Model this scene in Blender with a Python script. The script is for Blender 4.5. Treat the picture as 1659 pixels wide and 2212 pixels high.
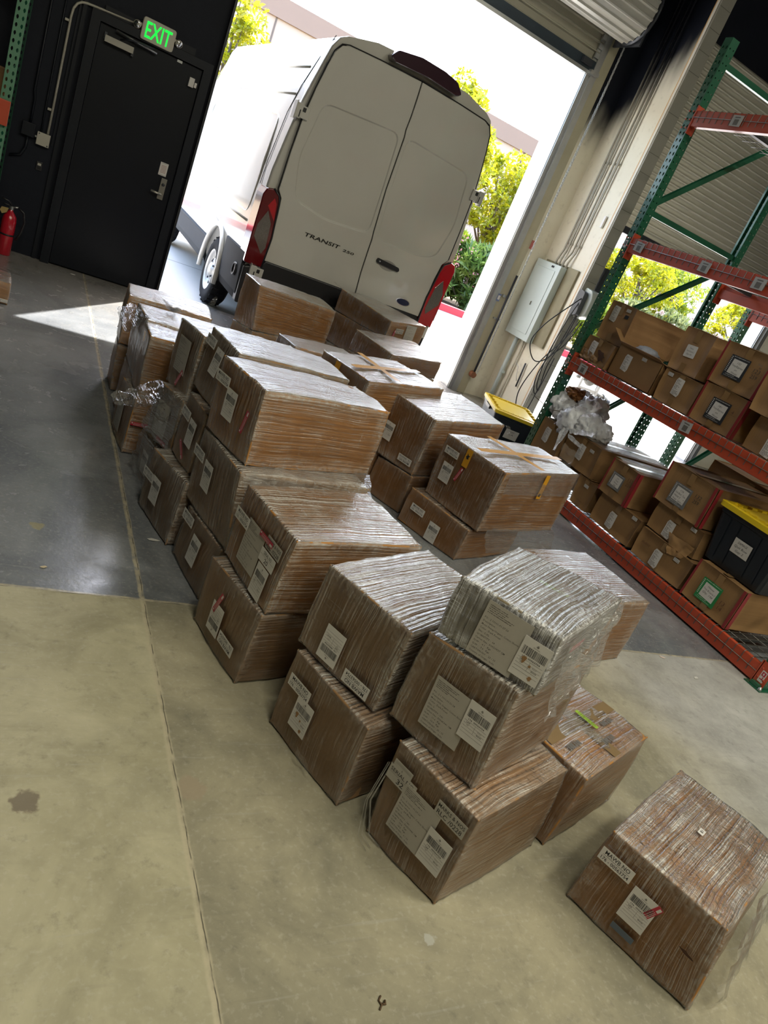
import bpy, bmesh, math, random
import numpy as np
from mathutils import Vector, Matrix, noise

for o in list(bpy.data.objects):
    bpy.data.objects.remove(o, do_unlink=True)
SC = bpy.context.scene
COL = SC.collection

# ------------------------------------------------------------------ camera
cam_data = bpy.data.cameras.new('camera')
cam = bpy.data.objects.new('camera', cam_data)
COL.objects.link(cam)
RIGHT = Vector((0.85087874, -0.36799146, 0.37495021))
DOWN = Vector((0.16726413, -0.48680638, -0.85734606))
FWD = Vector((0.49802418, 0.79221325, -0.35266143))
m = Matrix((RIGHT, -DOWN, -FWD)).transposed().to_4x4()
m.translation = (0, 0, 1.6)
cam.matrix_world = m
cam_data.sensor_fit = 'HORIZONTAL'
cam_data.sensor_width = 36.0
cam_data.lens = 36.0 * 1572.6 / 1659.0
cam_data.clip_end = 300
SC.camera = cam

# ------------------------------------------------------------------ light
SC.view_settings.view_transform = 'Standard'
SC.view_settings.look = 'None'
SC.view_settings.gamma = 1.0
SC.view_settings.use_curve_mapping = False
SC.view_settings.exposure = 0.0
SUN_DIR = Vector((0.36, 0.59, 1.0)).normalized()      # towards the sun
world = bpy.data.worlds.new('world')
SC.world = world
world.use_nodes = True
wn = world.node_tree
wn.nodes.clear()
sky = wn.nodes.new('ShaderNodeTexSky')
sky.sky_type = 'NISHITA'
sky.sun_disc = False
sky.sun_elevation = math.asin(SUN_DIR.z)
sky.sun_rotation = math.atan2(SUN_DIR.x, SUN_DIR.y)
sky.dust_density = 3.0
sky.air_density = 1.2
SKY_STRENGTH = 1.5
bg = wn.nodes.new('ShaderNodeBackground')
bg.inputs['Strength'].default_value = SKY_STRENGTH
out = wn.nodes.new('ShaderNodeOutputWorld')
wn.links.new(sky.outputs[0], bg.inputs[0])
wn.links.new(bg.outputs[0], out.inputs[0])

sd = bpy.data.lights.new('sun', 'SUN')
sd.energy = 20.0
sd.angle = math.radians(0.6)
sd.color = (1.0, 0.96, 0.9)
sun = bpy.data.objects.new('sun', sd)
COL.objects.link(sun)
sun.rotation_euler = SUN_DIR.to_track_quat('Z', 'Y').to_euler()
sun.location = (6, 12, 12)
LAMP_WATTS = 104.0
LAMP_COLOR = (1.0, 0.95, 0.76)
LAMP_SPOTS = [(0.2, -0.2), (3.2, -0.2), (6.2, -0.6), (0.2, -3.6), (3.2, -3.6), (6.2, -3.6)]

# ------------------------------------------------------------------ helpers
def tag(o, label=None, cat=None, group=None, kind=None):
    if label: o['label'] = label
    if cat: o['category'] = cat
    if group: o['group'] = group
    if kind: o['kind'] = kind
    return o

def thing(name, label, cat, loc=(0, 0, 0), rz=0.0, group=None):
    o = bpy.data.objects.new(name, None)
    COL.objects.link(o)
    o.empty_display_size = 0.1
    o.location = loc
    o.rotation_euler = (0, 0, rz)
    return tag(o, label, cat, group)

def wm(o):
    m_ = Matrix.LocRotScale(o.location, o.rotation_euler, o.scale)
    if o.parent is not None: m_ = wm(o.parent) @ o.matrix_parent_inverse @ m_
    return m_

class MB:
    """collects shapes, links them as one mesh object"""
    def __init__(s):
        s.v = []; s.f = []; s.m = []; s.mats = []; s.sm = []
    def mi(s, mat):
        if mat is None: return 0
        if mat not in s.mats: s.mats.append(mat)
        return s.mats.index(mat)
    def add(s, vs, fs, mat=None, smooth=False):
        b = len(s.v); k = s.mi(mat)
        s.v.extend([tuple(p) for p in vs])
        for f in fs:
            s.f.append(tuple(i + b for i in f)); s.m.append(k); s.sm.append(smooth)
        return s
    def box(s, c, d, mat=None, M=None, taper=1.0):
        x, y, z = d[0] / 2, d[1] / 2, d[2] / 2
        vs = [(a * x * (taper if e < 0 else 1), b_ * y * (taper if e < 0 else 1), e * z) for e in (-1, 1) for b_ in (-1, 1) for a in (-1, 1)]
        vs = [Vector(v) for v in vs]
        if M is not None: vs = [M @ v for v in vs]
        vs = [v + Vector(c) for v in vs]
        return s.add(vs, [(0, 2, 3, 1), (4, 5, 7, 6), (0, 1, 5, 4), (1, 3, 7, 5), (3, 2, 6, 7), (2, 0, 4, 6)], mat)
    def span(s, a, b, mat=None):
        a = Vector(a); b = Vector(b)
        return s.box((a + b) / 2, [abs(q) for q in (b - a)], mat)
    def tube(s, pts, r, mat=None, n=8, closed=False, cap=True):
        pts = [Vector(p) for p in pts]
        rings = []
        up = None
        N = len(pts)
        for i, p in enumerate(pts):
            if closed: t = pts[(i + 1) % N] - pts[i - 1]
            else: t = pts[min(i + 1, N - 1)] - pts[max(i - 1, 0)]
            if t.length < 1e-9: t = Vector((0, 0, 1))
            t.normalize()
            if up is None:
                up = Vector((0, 0, 1)) if abs(t.z) < 0.9 else Vector((1, 0, 0))
            a = t.cross(up)
            if a.length < 1e-6: a = t.orthogonal()
            a.normalize(); b = a.cross(t).normalized(); up = b
            rr = r[i] if isinstance(r, (list, tuple)) else r
            rings.append([p + a * math.cos(2 * math.pi * k / n) * rr + b * math.sin(2 * math.pi * k / n) * rr for k in range(n)])
        vs = [v for ring in rings for v in ring]
        fs = []
        for i in range(N if closed else N - 1):
            j = (i + 1) % N
            for k in range(n):
                l = (k + 1) % n
                fs.append((i * n + k, j * n + k, j * n + l, i * n + l))
        if cap and not closed:
            fs.append(tuple(range(n))); fs.append(tuple((N - 1) * n + k for k in reversed(range(n))))
        return s.add(vs, fs, mat, True)
    def cyl(s, a, b, r, mat=None, n=24, r2=None):
        a = Vector(a); b = Vector(b)
        t = (b - a).normalized(); u = t.orthogonal().normalized(); w = t.cross(u)
        r2 = r if r2 is None else r2
        vs = []
        for p, rr in ((a, r), (b, r2)):
            vs += [p + u * math.cos(2 * math.pi * k / n) * rr + w * math.sin(2 * math.pi * k / n) * rr for k in range(n)]
        k0 = s.mi(mat)
        s.add(vs, [(k, (k + 1) % n, n + (k + 1) % n, n + k) for k in range(n)], mat, True)
        s.add(vs[:n], [tuple(reversed(range(n)))], mat); s.add(vs[n:], [tuple(range(n))], mat)
        return s
    def lathe(s, c, axis, prof, mat=None, n=32, u=None):
        """prof: list of (distance along axis, radius)"""
        c = Vector(c); t = Vector(axis).normalized(); u = t.orthogonal().normalized(); w = t.cross(u)
        vs = []
        for h, r in prof:
            vs += [c + t * h + u * math.cos(2 * math.pi * k / n) * r + w * math.sin(2 * math.pi * k / n) * r for k in range(n)]
        fs = [(i * n + k, i * n + (k + 1) % n, (i + 1) * n + (k + 1) % n, (i + 1) * n + k) for i in range(len(prof) - 1) for k in range(n)]
        return s.add(vs, fs, mat, True)
    def prism(s, pts, d, mat=None, smooth=False):
        """pts: 3-D polygon, d: extrusion vector"""
        n = len(pts); d = Vector(d)
        a = [Vector(p) for p in pts]; b = [p + d for p in a]
        fs = [tuple(reversed(range(n))), tuple(range(n, 2 * n))] + [(i, (i + 1) % n, n + (i + 1) % n, n + i) for i in range(n)]
        return s.add(a + b, fs, mat, smooth)
    def mesh(s, name='mesh'):
        me = bpy.data.meshes.new(name)
        me.from_pydata(s.v, [], s.f)
        for mt in s.mats: me.materials.append(mt)
        if s.f:
            me.polygons.foreach_set('material_index', s.m)
            me.polygons.foreach_set('use_smooth', s.sm)
        me.update()
        return me
    def build(s, name, mat=None, parent=None, fix=True):
        me = s.mesh(name)
        if mat is not None and not s.mats: me.materials.append(mat)
        if fix:
            bm = bmesh.new(); bm.from_mesh(me)
            bmesh.ops.recalc_face_normals(bm, faces=bm.faces[:])
            bm.to_mesh(me); bm.free()
        o = bpy.data.objects.new(name, me)
        COL.objects.link(o)
        if parent is not None:
            o.parent = parent
            o.matrix_parent_inverse = wm(parent).inverted()
        return o

def link_mesh(name, me, parent=None, M=None):
    o = bpy.data.objects.new(name, me)
    COL.objects.link(o)
    if M is not None: o.matrix_world = M
    if parent is not None:
        o.parent = parent
        o.matrix_parent_inverse = Matrix.LocRotScale(parent.location, parent.rotation_euler, parent.scale).inverted()
    return o

def copy_tree(o, parent=None):
    c = o.copy(); COL.objects.link(c)
    if parent is not None: c.parent = parent
    for ch in [x for x in bpy.data.objects if x.parent == o]:
        copy_tree(ch, c)
    return c

def bevel(o, w=0.004, seg=2):
    md = o.modifiers.new('bevel', 'BEVEL'); md.width = w; md.segments = seg; md.limit_method = 'ANGLE'
    md.angle_limit = math.radians(40)
    return o

# ------------------------------------------------------------------ materials
def new_mat(name):
    mt = bpy.data.materials.new(name); mt.use_nodes = True
    nt = mt.node_tree; nt.nodes.clear()
    o = nt.nodes.new('ShaderNodeOutputMaterial')
    return mt, nt, o
def N(nt, t, **kw):
    n = nt.nodes.new(t)
    for k, v in kw.items(): setattr(n, k, v)
    return n
def setv(nt, sock, val):
    if hasattr(val, 'links') or isinstance(val, bpy.types.NodeSocket): nt.links.new(val, sock)
    else:
        if isinstance(val, (tuple, list)) and len(val) == 3 and sock.type == 'RGBA': val = (*val, 1)
        sock.default_value = val
def math_(nt, op, a, b=0.0, clamp=False):
    n = N(nt, 'ShaderNodeMath', operation=op); n.use_clamp = clamp
    setv(nt, n.inputs[0], a); setv(nt, n.inputs[1], b)
    return n.outputs[0]
def mixc(nt, f, a, b, mode='MIX'):
    n = N(nt, 'ShaderNodeMix', data_type='RGBA', blend_type=mode)
    setv(nt, n.inputs['Factor'], f); setv(nt, n.inputs[6], a); setv(nt, n.inputs[7], b)
    return n.outputs[2]
def noise_(nt, vec, scale, detail=3, rough=0.55, dist=0.0):
    n = N(nt, 'ShaderNodeTexNoise')
    if vec is not None: nt.links.new(vec, n.inputs['Vector'])
    n.inputs['Scale'].default_value = scale; n.inputs['Detail'].default_value = detail
    n.inputs['Roughness'].default_value = rough; n.inputs['Distortion'].default_value = dist
    return n.outputs[0]
def mapping(nt, vec, scale=(1, 1, 1), rot=(0, 0, 0), loc=(0, 0, 0)):
    n = N(nt, 'ShaderNodeMapping'); nt.links.new(vec, n.inputs[0])
    n.inputs['Scale'].default_value = scale; n.inputs['Rotation'].default_value = rot; n.inputs['Location'].default_value = loc
    return n.outputs[0]
def smooth(nt, v, lo, hi, a=0.0, b=1.0):
    n = N(nt, 'ShaderNodeMapRange', interpolation_type='SMOOTHSTEP')
    setv(nt, n.inputs[0], v); n.inputs[1].default_value = lo; n.inputs[2].default_value = hi
    n.inputs[3].default_value = a; n.inputs[4].default_value = b
    return n.outputs[0]
def pos(nt): return N(nt, 'ShaderNodeNewGeometry').outputs['Position']
def xyz(nt, v):
    n = N(nt, 'ShaderNodeSeparateXYZ'); nt.links.new(v, n.inputs[0]); return n.outputs
def bump(nt, h, strength=0.3, dist=0.01):
    n = N(nt, 'ShaderNodeBump'); n.inputs['Strength'].default_value = strength; n.inputs['Distance'].default_value = dist
    setv(nt, n.inputs['Height'], h); return n.outputs[0]
def principled(nt, out, color, rough=0.5, metal=0.0, normal=None, coat=0.0, spec=None, emit=None, estr=0.0, trans=None):
    p = N(nt, 'ShaderNodeBsdfPrincipled')
    setv(nt, p.inputs['Base Color'], color); setv(nt, p.inputs['Roughness'], rough); setv(nt, p.inputs['Metallic'], metal)
    if coat: p.inputs['Coat Weight'].default_value = coat; p.inputs['Coat Roughness'].default_value = 0.05
    if spec is not None: setv(nt, p.inputs['Specular IOR Level'], spec)
    if normal is not None: nt.links.new(normal, p.inputs['Normal'])
    if emit is not None:
        setv(nt, p.inputs['Emission Color'], emit); p.inputs['Emission Strength'].default_value = estr
    if trans: p.inputs['Transmission Weight'].default_value = trans
    nt.links.new(p.outputs[0], out.inputs[0])
    return p
_mc = {}
def plain(name, color, rough=0.5, metal=0.0, var=0.12, scale=12.0, bmp=0.0, coat=0.0, emit=None, estr=0.0, trans=None, spec=None):
    if name in _mc: return _mc[name]
    mt, nt, o = new_mat(name)
    tc = N(nt, 'ShaderNodeTexCoord').outputs['Object']
    n1 = noise_(nt, tc, scale, 4)
    c = mixc(nt, n1, tuple(x * (1 - var) for x in color), tuple(min(1, x * (1 + var)) for x in color))
    nm = bump(nt, noise_(nt, tc, scale * 6, 3), bmp, 0.003) if bmp else None
    principled(nt, o, c, rough, metal, nm, coat, spec, emit, estr, trans)
    _mc[name] = mt
    return mt

def cardboard(name, base, mott=0.16):
    mt, nt, o = new_mat(name)
    tc = N(nt, 'ShaderNodeTexCoord').outputs['UV']
    ob = N(nt, 'ShaderNodeTexCoord').outputs['Object']
    flute = noise_(nt, mapping(nt, tc, (1.5, 160, 1)), 1.0, 2)
    blot = noise_(nt, ob, 7.0, 5)
    rnd = N(nt, 'ShaderNodeObjectInfo').outputs['Random']
    c = mixc(nt, blot, tuple(x * (1 - mott) for x in base), tuple(x * (1 + mott) for x in base))
    c = mixc(nt, smooth(nt, flute, .42, .62, 0, .18), c, tuple(x * .6 for x in base))
    c = mixc(nt, math_(nt, 'MULTIPLY', rnd, 0.3), c, (base[0] * .72, base[1] * .74, base[2] * .8))
    principled(nt, o, c, 0.72, 0, bump(nt, math_(nt, 'ADD', flute, blot), .12, .002), spec=.25)
    return mt
M_CARD = cardboard('cardboard', (0.42, 0.20, 0.058))
M_CARD2 = cardboard('plain_cardboard', (0.33, 0.19, 0.088))
M_CARD3 = cardboard('greenish_cardboard', (0.22, 0.18, 0.115))
M_CARD4 = cardboard('shaded_rack_cardboard', (0.27, 0.155, 0.066))  # darker brown, with the shade inside the rack put into it
M_CARDIN = plain('cardboard_inside', (0.28, 0.17, 0.09), .85, 0, .15, 8)

def film_mat(name, haze=0.008, streak=0.5, edge=0.28, tint=(0.70, 0.67, 0.61), bstr=0.8, gloss=1.0, top=1.0):
    """clear stretch film: thin whitish strands where it is pulled or doubled, crinkled and glossy"""
    mt, nt, o = new_mat(name)
    uv = N(nt, 'ShaderNodeTexCoord').outputs['UV']
    ob = N(nt, 'ShaderNodeTexCoord').outputs['Object']
    warp = N(nt, 'ShaderNodeVectorMath', operation='ADD')
    wn_ = N(nt, 'ShaderNodeTexNoise'); nt.links.new(uv, wn_.inputs['Vector']); wn_.inputs['Scale'].default_value = 2.6
    sc = N(nt, 'ShaderNodeVectorMath', operation='SCALE'); nt.links.new(wn_.outputs['Color'], sc.inputs[0]); sc.inputs['Scale'].default_value = 0.035
    nt.links.new(uv, warp.inputs[0]); nt.links.new(sc.outputs[0], warp.inputs[1])
    w = warp.outputs[0]
    U_, V_, _z = xyz(nt, uv)
    istop = smooth(nt, V_, 3.2, 3.4)
    def strands(scale, rot, loc, lo, hi):
        n_ = noise_(nt, mapping(nt, w, scale, (0, 0, rot), loc), 1.0, 2, .5)
        r_ = math_(nt, 'ABSOLUTE', math_(nt, 'SUBTRACT', n_, .5))
        return n_, smooth(nt, r_, lo, hi, 1, 0)
    n1, s1 = strands((.7, 85, 1), 0, (0, 0, 0), .003, .026)
    n2, s2 = strands((.8, 100, 1), .42, (5, 3, 0), .002, .017)
    n3, s3 = strands((.8, 90, 1), -.34, (9, 1, 0), .002, .017)
    n4, s4 = strands((90, .9, 1), .06, (2, 7, 0), .002, .014)
    big = noise_(nt, ob, 5.0, 3); fine = noise_(nt, ob, 42.0, 4, .65, .8)
    gate = smooth(nt, noise_(nt, ob, 9.0, 3), .38, .62, .25, 1.0)
    at = N(nt, 'ShaderNodeAttribute', attribute_name='edge').outputs['Fac']
    edn = math_(nt, 'MULTIPLY', at, smooth(nt, fine, .35, .62, .15, 1.0))
    op = math_(nt, 'ADD', math_(nt, 'MULTIPLY', s1, .8), math_(nt, 'MULTIPLY', s2, .8))
    op = math_(nt, 'ADD', op, math_(nt, 'MULTIPLY', s3, .8))
    op = math_(nt, 'ADD', op, math_(nt, 'MULTIPLY', s4, .6))
    op = math_(nt, 'ADD', op, math_(nt, 'MULTIPLY', istop, math_(nt, 'MULTIPLY', smooth(nt, n1, .45, .62), .22)))  # tops whitened further: sky sheen put into the film's opacity
    op = math_(nt, 'MULTIPLY', math_(nt, 'MULTIPLY', op, gate), math_(nt, 'MULTIPLY', math_(nt, 'ADD', .62, math_(nt, 'MULTIPLY', istop, top + .35)), streak))
    op = math_(nt, 'ADD', op, math_(nt, 'MULTIPLY', edn, edge))
    op = math_(nt, 'ADD', op, math_(nt, 'MULTIPLY', smooth(nt, big, .35, .7), haze * 1.4))
    op = math_(nt, 'MINIMUM', math_(nt, 'ADD', op, haze, True), .88)
    h = math_(nt, 'ADD', math_(nt, 'MULTIPLY', n1, .7), math_(nt, 'MULTIPLY', n2, .7))
    h = math_(nt, 'ADD', h, math_(nt, 'MULTIPLY', n3, .7))
    h = math_(nt, 'ADD', h, math_(nt, 'MULTIPLY', fine, .55))
    nm = bump(nt, math_(nt, 'MULTIPLY', h, math_(nt, 'ADD', 1, math_(nt, 'MULTIPLY', istop, .7))), bstr, .010)
    tr = N(nt, 'ShaderNodeBsdfTransparent'); tr.inputs[0].default_value = (.97, .97, .97, 1)
    df = N(nt, 'ShaderNodeBsdfDiffuse'); df.inputs[0].default_value = (*tint, 1); nt.links.new(nm, df.inputs['Normal'])
    m1 = N(nt, 'ShaderNodeMixShader'); nt.links.new(op, m1.inputs[0]); nt.links.new(tr.outputs[0], m1.inputs[1]); nt.links.new(df.outputs[0], m1.inputs[2])
    gl = N(nt, 'ShaderNodeBsdfGlossy'); setv(nt, gl.inputs['Roughness'], math_(nt, 'ADD', .15, math_(nt, 'MULTIPLY', istop, .12))); gl.inputs[0].default_value = (1, 1, 1, 1); nt.links.new(nm, gl.inputs['Normal'])
    fr = N(nt, 'ShaderNodeFresnel'); fr.inputs[0].default_value = 1.52; nt.links.new(nm, fr.inputs['Normal'])
    m2 = N(nt, 'ShaderNodeMixShader'); nt.links.new(math_(nt, 'MULTIPLY', fr.outputs[0], math_(nt, 'ADD', gloss * .75, math_(nt, 'MULTIPLY', istop, math_(nt, 'MINIMUM', math_(nt, 'MULTIPLY', fr.outputs[0], 11.0), 3.0))), True), m2.inputs[0]); nt.links.new(m1.outputs[0], m2.inputs[1]); nt.links.new(gl.outputs[0], m2.inputs[2])  # extra gloss on tops stands in for stronger sky reflection
    nt.links.new(m2.outputs[0], o.inputs[0])
    return mt
M_FILM = film_mat('stretch_film')
M_FILMW = film_mat('thick_white_film', .05, .62, .4, (.80, .80, .80), .9, 1.1, .6)
M_FILML = film_mat('thin_clear_film', .004, .30, .16, (.72, .69, .63), .6, .9)
M_LOOSE = film_mat('loose_film', .03, .22, .0, (.80, .79, .74), 1.0, .6)

M_PAPER = plain('paper', (.62, .60, .57), .7, 0, .06, 30)
M_PAPERD = plain('faded_paper', (.40, .375, .33), .75, 0, .06, 30)
M_INK = plain('ink', (.02, .02, .022), .6)
M_INKG = plain('faded_ink', (.13, .12, .11), .6)
M_REDS = plain('red_sticker', (.42, .02, .045), .35, 0, .1)
M_GREEN = plain('lime_sticker', (.30, .46, .05), .45)
M_GREENP = plain('green_print', (.015, .22, .06), .5)
M_BLUEG = plain('blue_grey_tape', (.09, .115, .15), .4)
M_BLACKP = plain('black_print', (.012, .014, .018), .5)
M_GREYP = plain('grey_print', (.15, .155, .16), .5)
M_REDT = plain('red_tape', (.24, .025, .030), .3, 0, .15)
M_YTAPE = plain('yellow_tape', (.62, .30, .02), .3, 0, .12)
M_BTAPE = plain('brown_tape', (.25, .15, .065), .25, 0, .12, coat=.3)

# ================================================================== setting
def floor_mat():
    mt, nt, o = new_mat('concrete_floor')
    p = pos(nt); X, Y, Z = xyz(nt, p)
    wob = math_(nt, 'MULTIPLY', math_(nt, 'SUBTRACT', noise_(nt, p, 9.0, 3), .5), .012)
    Xw = math_(nt, 'ADD', X, wob); Yw = math_(nt, 'ADD', Y, wob)
    a = smooth(nt, noise_(nt, p, 1.6, 6, .66, .8), .28, .72); b = noise_(nt, p, 5.5, 6, .65, .5); c = noise_(nt, p, 60, 3)
    # three pours of concrete: polished grey, beige, and a browner one darkened further for the pile's shade
    grey = mixc(nt, a, (.12, .132, .148), (.25, .262, .275))
    beige = mixc(nt, a, (.33, .305, .20), (.51, .475, .33))
    mid = mixc(nt, a, (.22, .205, .145), (.39, .355, .245))
    near = smooth(nt, Yw, 2.352, 2.36)                 # 1 beyond the joint
    left = smooth(nt, Xw, .645, .652)
    front = mixc(nt, left, beige, mid)
    right = smooth(nt, math_(nt, 'ADD', X, math_(nt, 'MULTIPLY', noise_(nt, p, 1.1, 3), 1.6)), 3.3, 4.4)
    front = mixc(nt, right, front, mixc(nt, a, (.33, .325, .305), (.48, .475, .45)))
    base = mixc(nt, near, front, grey)
    brown = smooth(nt, math_(nt, 'ADD', Y, b), 6.6, 8.0)
    base = mixc(nt, math_(nt, 'MULTIPLY', brown, .6), base, (.28, .25, .21))
    base = mixc(nt, smooth(nt, b, .35, .75, 0, .5), base, mixc(nt, .5, base, (.06, .058, .05)))
    base = mixc(nt, smooth(nt, c, .52, .72, 0, .18), base, (.56, .53, .46))
    base = mixc(nt, smooth(nt, noise_(nt, p, 17, 5, .7), .54, .72, 0, .3), base, (.10, .095, .075))
    # tyre scuffs and scratches
    sw = noise_(nt, mapping(nt, p, (3, 60, 1), (0, 0, .55)), 1.0, 3)
    base = mixc(nt, smooth(nt, sw, .60, .74, 0, .22), base, (.40, .39, .36))
    sw2 = noise_(nt, mapping(nt, p, (2, 36, 1), (0, 0, 1.3)), 1.0, 3)
    base = mixc(nt, smooth(nt, sw2, .62, .76, 0, .12), base, (.05, .05, .045))
    # stains with a shape of their own
    for cx, cy, r, col in ((.265, 1.42, .04, (.13, .10, .075)), (.69, 1.45, .05, (.33, .27, .19)), (.28, 2.8, .03, (.3, .27, .14)), (1.25, .93, .02, (.42, .42, .38))):
        d = math_(nt, 'SQRT', math_(nt, 'ADD', math_(nt, 'POWER', math_(nt, 'ABSOLUTE', math_(nt, 'SUBTRACT', X, cx)), 2), math_(nt, 'POWER', math_(nt, 'ABSOLUTE', math_(nt, 'SUBTRACT', Y, cy)), 2)))
        d = math_(nt, 'ADD', d, math_(nt, 'MULTIPLY', math_(nt, 'SUBTRACT', noise_(nt, p, 30, 3), .5), .05))
        base = mixc(nt, smooth(nt, d, r * .7, r, .75, 0), base, col)
    # sawn joints, filled and chipped pale
    def line(v, at, w):
        return smooth(nt, math_(nt, 'ABSOLUTE', math_(nt, 'SUBTRACT', v, at)), w * .4, w, 1, 0)
    chip = smooth(nt, noise_(nt, p, 25, 3), .3, .6, .35, 1)
    ln = math_(nt, 'MAXIMUM', line(Xw, .65, .014), line(Yw, 2.36, .010))
    ln = math_(nt, 'MAXIMUM', ln, line(Xw, -2.4, .01)); ln = math_(nt, 'MAXIMUM', ln, line(Yw, -1.2, .01))
    base = mixc(nt, math_(nt, 'MULTIPLY', ln, math_(nt, 'MULTIPLY', chip, .85)), base, (.46, .41, .29))
    dk = math_(nt, 'MULTIPLY', math_(nt, 'MAXIMUM', line(Xw, .655, .0022), line(Yw, 2.355, .0022)), smooth(nt, noise_(nt, p, 12, 3), .38, .55))
    base = mixc(nt, math_(nt, 'MULTIPLY', dk, .8), base, (.03, .028, .02))
    rg = math_(nt, 'ADD', math_(nt, 'MULTIPLY', b, .35), mixc(nt, near, (.50, .50, .50), (.07, .07, .07)))
    nm = bump(nt, math_(nt, 'SUBTRACT', math_(nt, 'ADD', b, math_(nt, 'MULTIPLY', c, .4)), math_(nt, 'MULTIPLY', dk, 3)), .10, .01)
    principled(nt, o, base, rg, 0, nm, spec=.5)
    return mt

fl = MB().span((-4, -9, -.2), (15, 8.06, 0)).build('floor', floor_mat()); tag(fl, kind='structure')

def wall_paint(name, split):
    """black paint sprayed over white, white below"""
    mt, nt, o = new_mat(name)
    p = pos(nt); X, Y, Z = xyz(nt, p)
    n1 = noise_(nt, p, 2.2, 5, .6); n2 = noise_(nt, p, 14, 4)
    white = mixc(nt, n1, (.72, .68, .55), (.82, .79, .68))
    white = mixc(nt, smooth(nt, n2, .55, .8, 0, .3), white, (.30, .26, .19))
    black = mixc(nt, n1, (.005, .007, .013), (.009, .011, .019))
    if split == 'black': c = black
    elif split == 'white': c = white
    else:
        h = math_(nt, 'ADD', Z, math_(nt, 'MULTIPLY', math_(nt, 'SUBTRACT', Y, 7.86), split))
        h = math_(nt, 'ADD', h, math_(nt, 'MULTIPLY', math_(nt, 'SUBTRACT', noise_(nt, mapping(nt, p, (3, 3, .8)), 1.0, 3), .5), .9))
        c = mixc(nt, smooth(nt, h, 2.9, 3.5), white, black)
    principled(nt, o, c, .6, 0, bump(nt, math_(nt, 'ADD', n1, n2), .2, .01), spec=.2)
    return mt
W_BLACK = wall_paint('black_wall_paint', 'black')
W_WHITE = wall_paint('cream_wall_paint', 'white')
W_MIX = wall_paint('cream_wall_sprayed_black', 1.15)
CONC = plain('bare_concrete', (.36, .335, .26), .8, 0, .2, 3, .3)
GREY_BLOCK = plain('grey_block_paint', (.30, .29, .25), .6, 0, .08, 5, .2)
WHITE_TRIM = plain('white_trim_paint', (.74, .73, .70), .4, 0, .05, 6)
STEEL = plain('galvanised_steel', (.42, .43, .43), .35, .9, .12, 10)
STEEL_D = plain('dark_steel', (.05, .055, .065), .4, .6, .15, 10)
CHROME = plain('chrome', (.75, .76, .77), .15, 1, .05)

WY, WB = 7.80, 8.06
def struct(o): return tag(o, kind='structure')
HZ = 6.4
# the front wall with two roll-up door openings
w = MB(); w.span((-4, WY, 0), (1.34, WB, HZ)); struct(w.build('wall_front', W_BLACK))
w = MB(); w.span((1.34, WY, 4.0), (5.06, WB, HZ)); struct(w.build('wall_front_header', W_BLACK))
w = MB(); w.span((5.06, WY, 0), (6.02, WB, HZ)); struct(w.build('wall_front_pier', plain('x', (.3, .3, .3)) if 0 else W_MIX))
w = MB(); w.span((6.02, WY, 4.52), (9.72, WB, 4.66), CONC); w.span((6.02, WY, 4.66), (9.72, WB, HZ), W_BLACK); struct(w.build('wall_front_lintel'))
w = MB(); w.span((9.72, WY, 0), (15, WB, HZ)); struct(w.build('wall_front_right', W_MIX))
# fin wall between the two units, its end painted grey
w = MB()
w.span((5.565, 6.93, 0), (5.73, WY, HZ), W_MIX)
fin = struct(w.build('wall_fin'))
w = MB(); w.span((5.566, 6.905, 0), (5.73, 6.93, HZ))
e = struct(w.build('trim_1', GREY_BLOCK)); bevel(e, .006)
w = MB()
for k in range(31): w.span((5.566, 6.9035, .2 * k + .197), (5.73, 6.9051, .2 * k + .203))
struct(w.build('trim_2', plain('block_joint', (.17, .165, .14), .8)))
struct(MB().span((5.560, 6.93, 0), (5.5652, 6.962, 4.7)).build('trim_3', plain('primer_strip', (.72, .69, .62), .6, 0, .1, 8)))
struct(MB().span((5.559, 6.962, 0), (5.5652, 6.974, 4.7)).build('trim_4', plain('yellow_caulk', (.60, .38, .16), .6, 0, .2, 8)))
# lower concrete foot of that corner
struct(MB().span((5.06, WY - .055, 0), (5.25, WY + .001, 4.35)).build('trim_5', plain('concrete_pilaster', (.42, .39, .28), .75, 0, .22, 3.5, .3)))
# other walls, dim warehouse
WARE = plain('warehouse_wall', (.27, .26, .23), .8, 0, .1, 1)
struct(MB().span((-4.2, -9, 0), (-4, WB, HZ)).build('wall_left', W_BLACK))
struct(MB().span((15, -9, 0), (15.2, WB, HZ)).build('wall_right', WARE))
struct(MB().span((-4.2, -9.2, 0), (15.2, -9, HZ)).build('wall_back', WARE))
struct(MB().span((-4.2, -9.2, HZ), (15.2, WB, HZ + .2)).build('ceiling', plain('ceiling_paint', (.16, .16, .155), .85, 0, .1, 1)))

# white jambs and steel guides of the openings
def jamb(n, x, s):
    w = MB()
    w.span((x - (.012 if s < 0 else 0), WY + .01, 0), (x + (.012 if s > 0 else 0), WB + .12, 4.0 if x < 6 else 4.5), WHITE_TRIM)
    struct(w.build('trim_%d' % n))
jamb(6, 5.06, -1); jamb(7, 1.34, 1); jamb(8, 9.72, -1); jamb(9, 6.02, 1)
def guide(n, x, s, top):
    w = MB()
    w.span((x, WY - .06, 0), (x + s * .012, WY + .02, top), STEEL)
    w.span((x - s * .0, WY - .065, 0), (x + s * .075, WY - .055, top), STEEL)
    w.span((x - s * .05, WY - .035, 0), (x + s * .0, WY - .028, top), STEEL)
    w.span((x - s * .05, WY - .012, 0), (x + s * .0, WY - .005, top), STEEL)
    struct(w.build('trim_%d' % n))
guide(10, 5.055, 1, 4.25); guide(12, 6.03, -1, 4.5); guide(13, 9.71, 1, 4.5)
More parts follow.
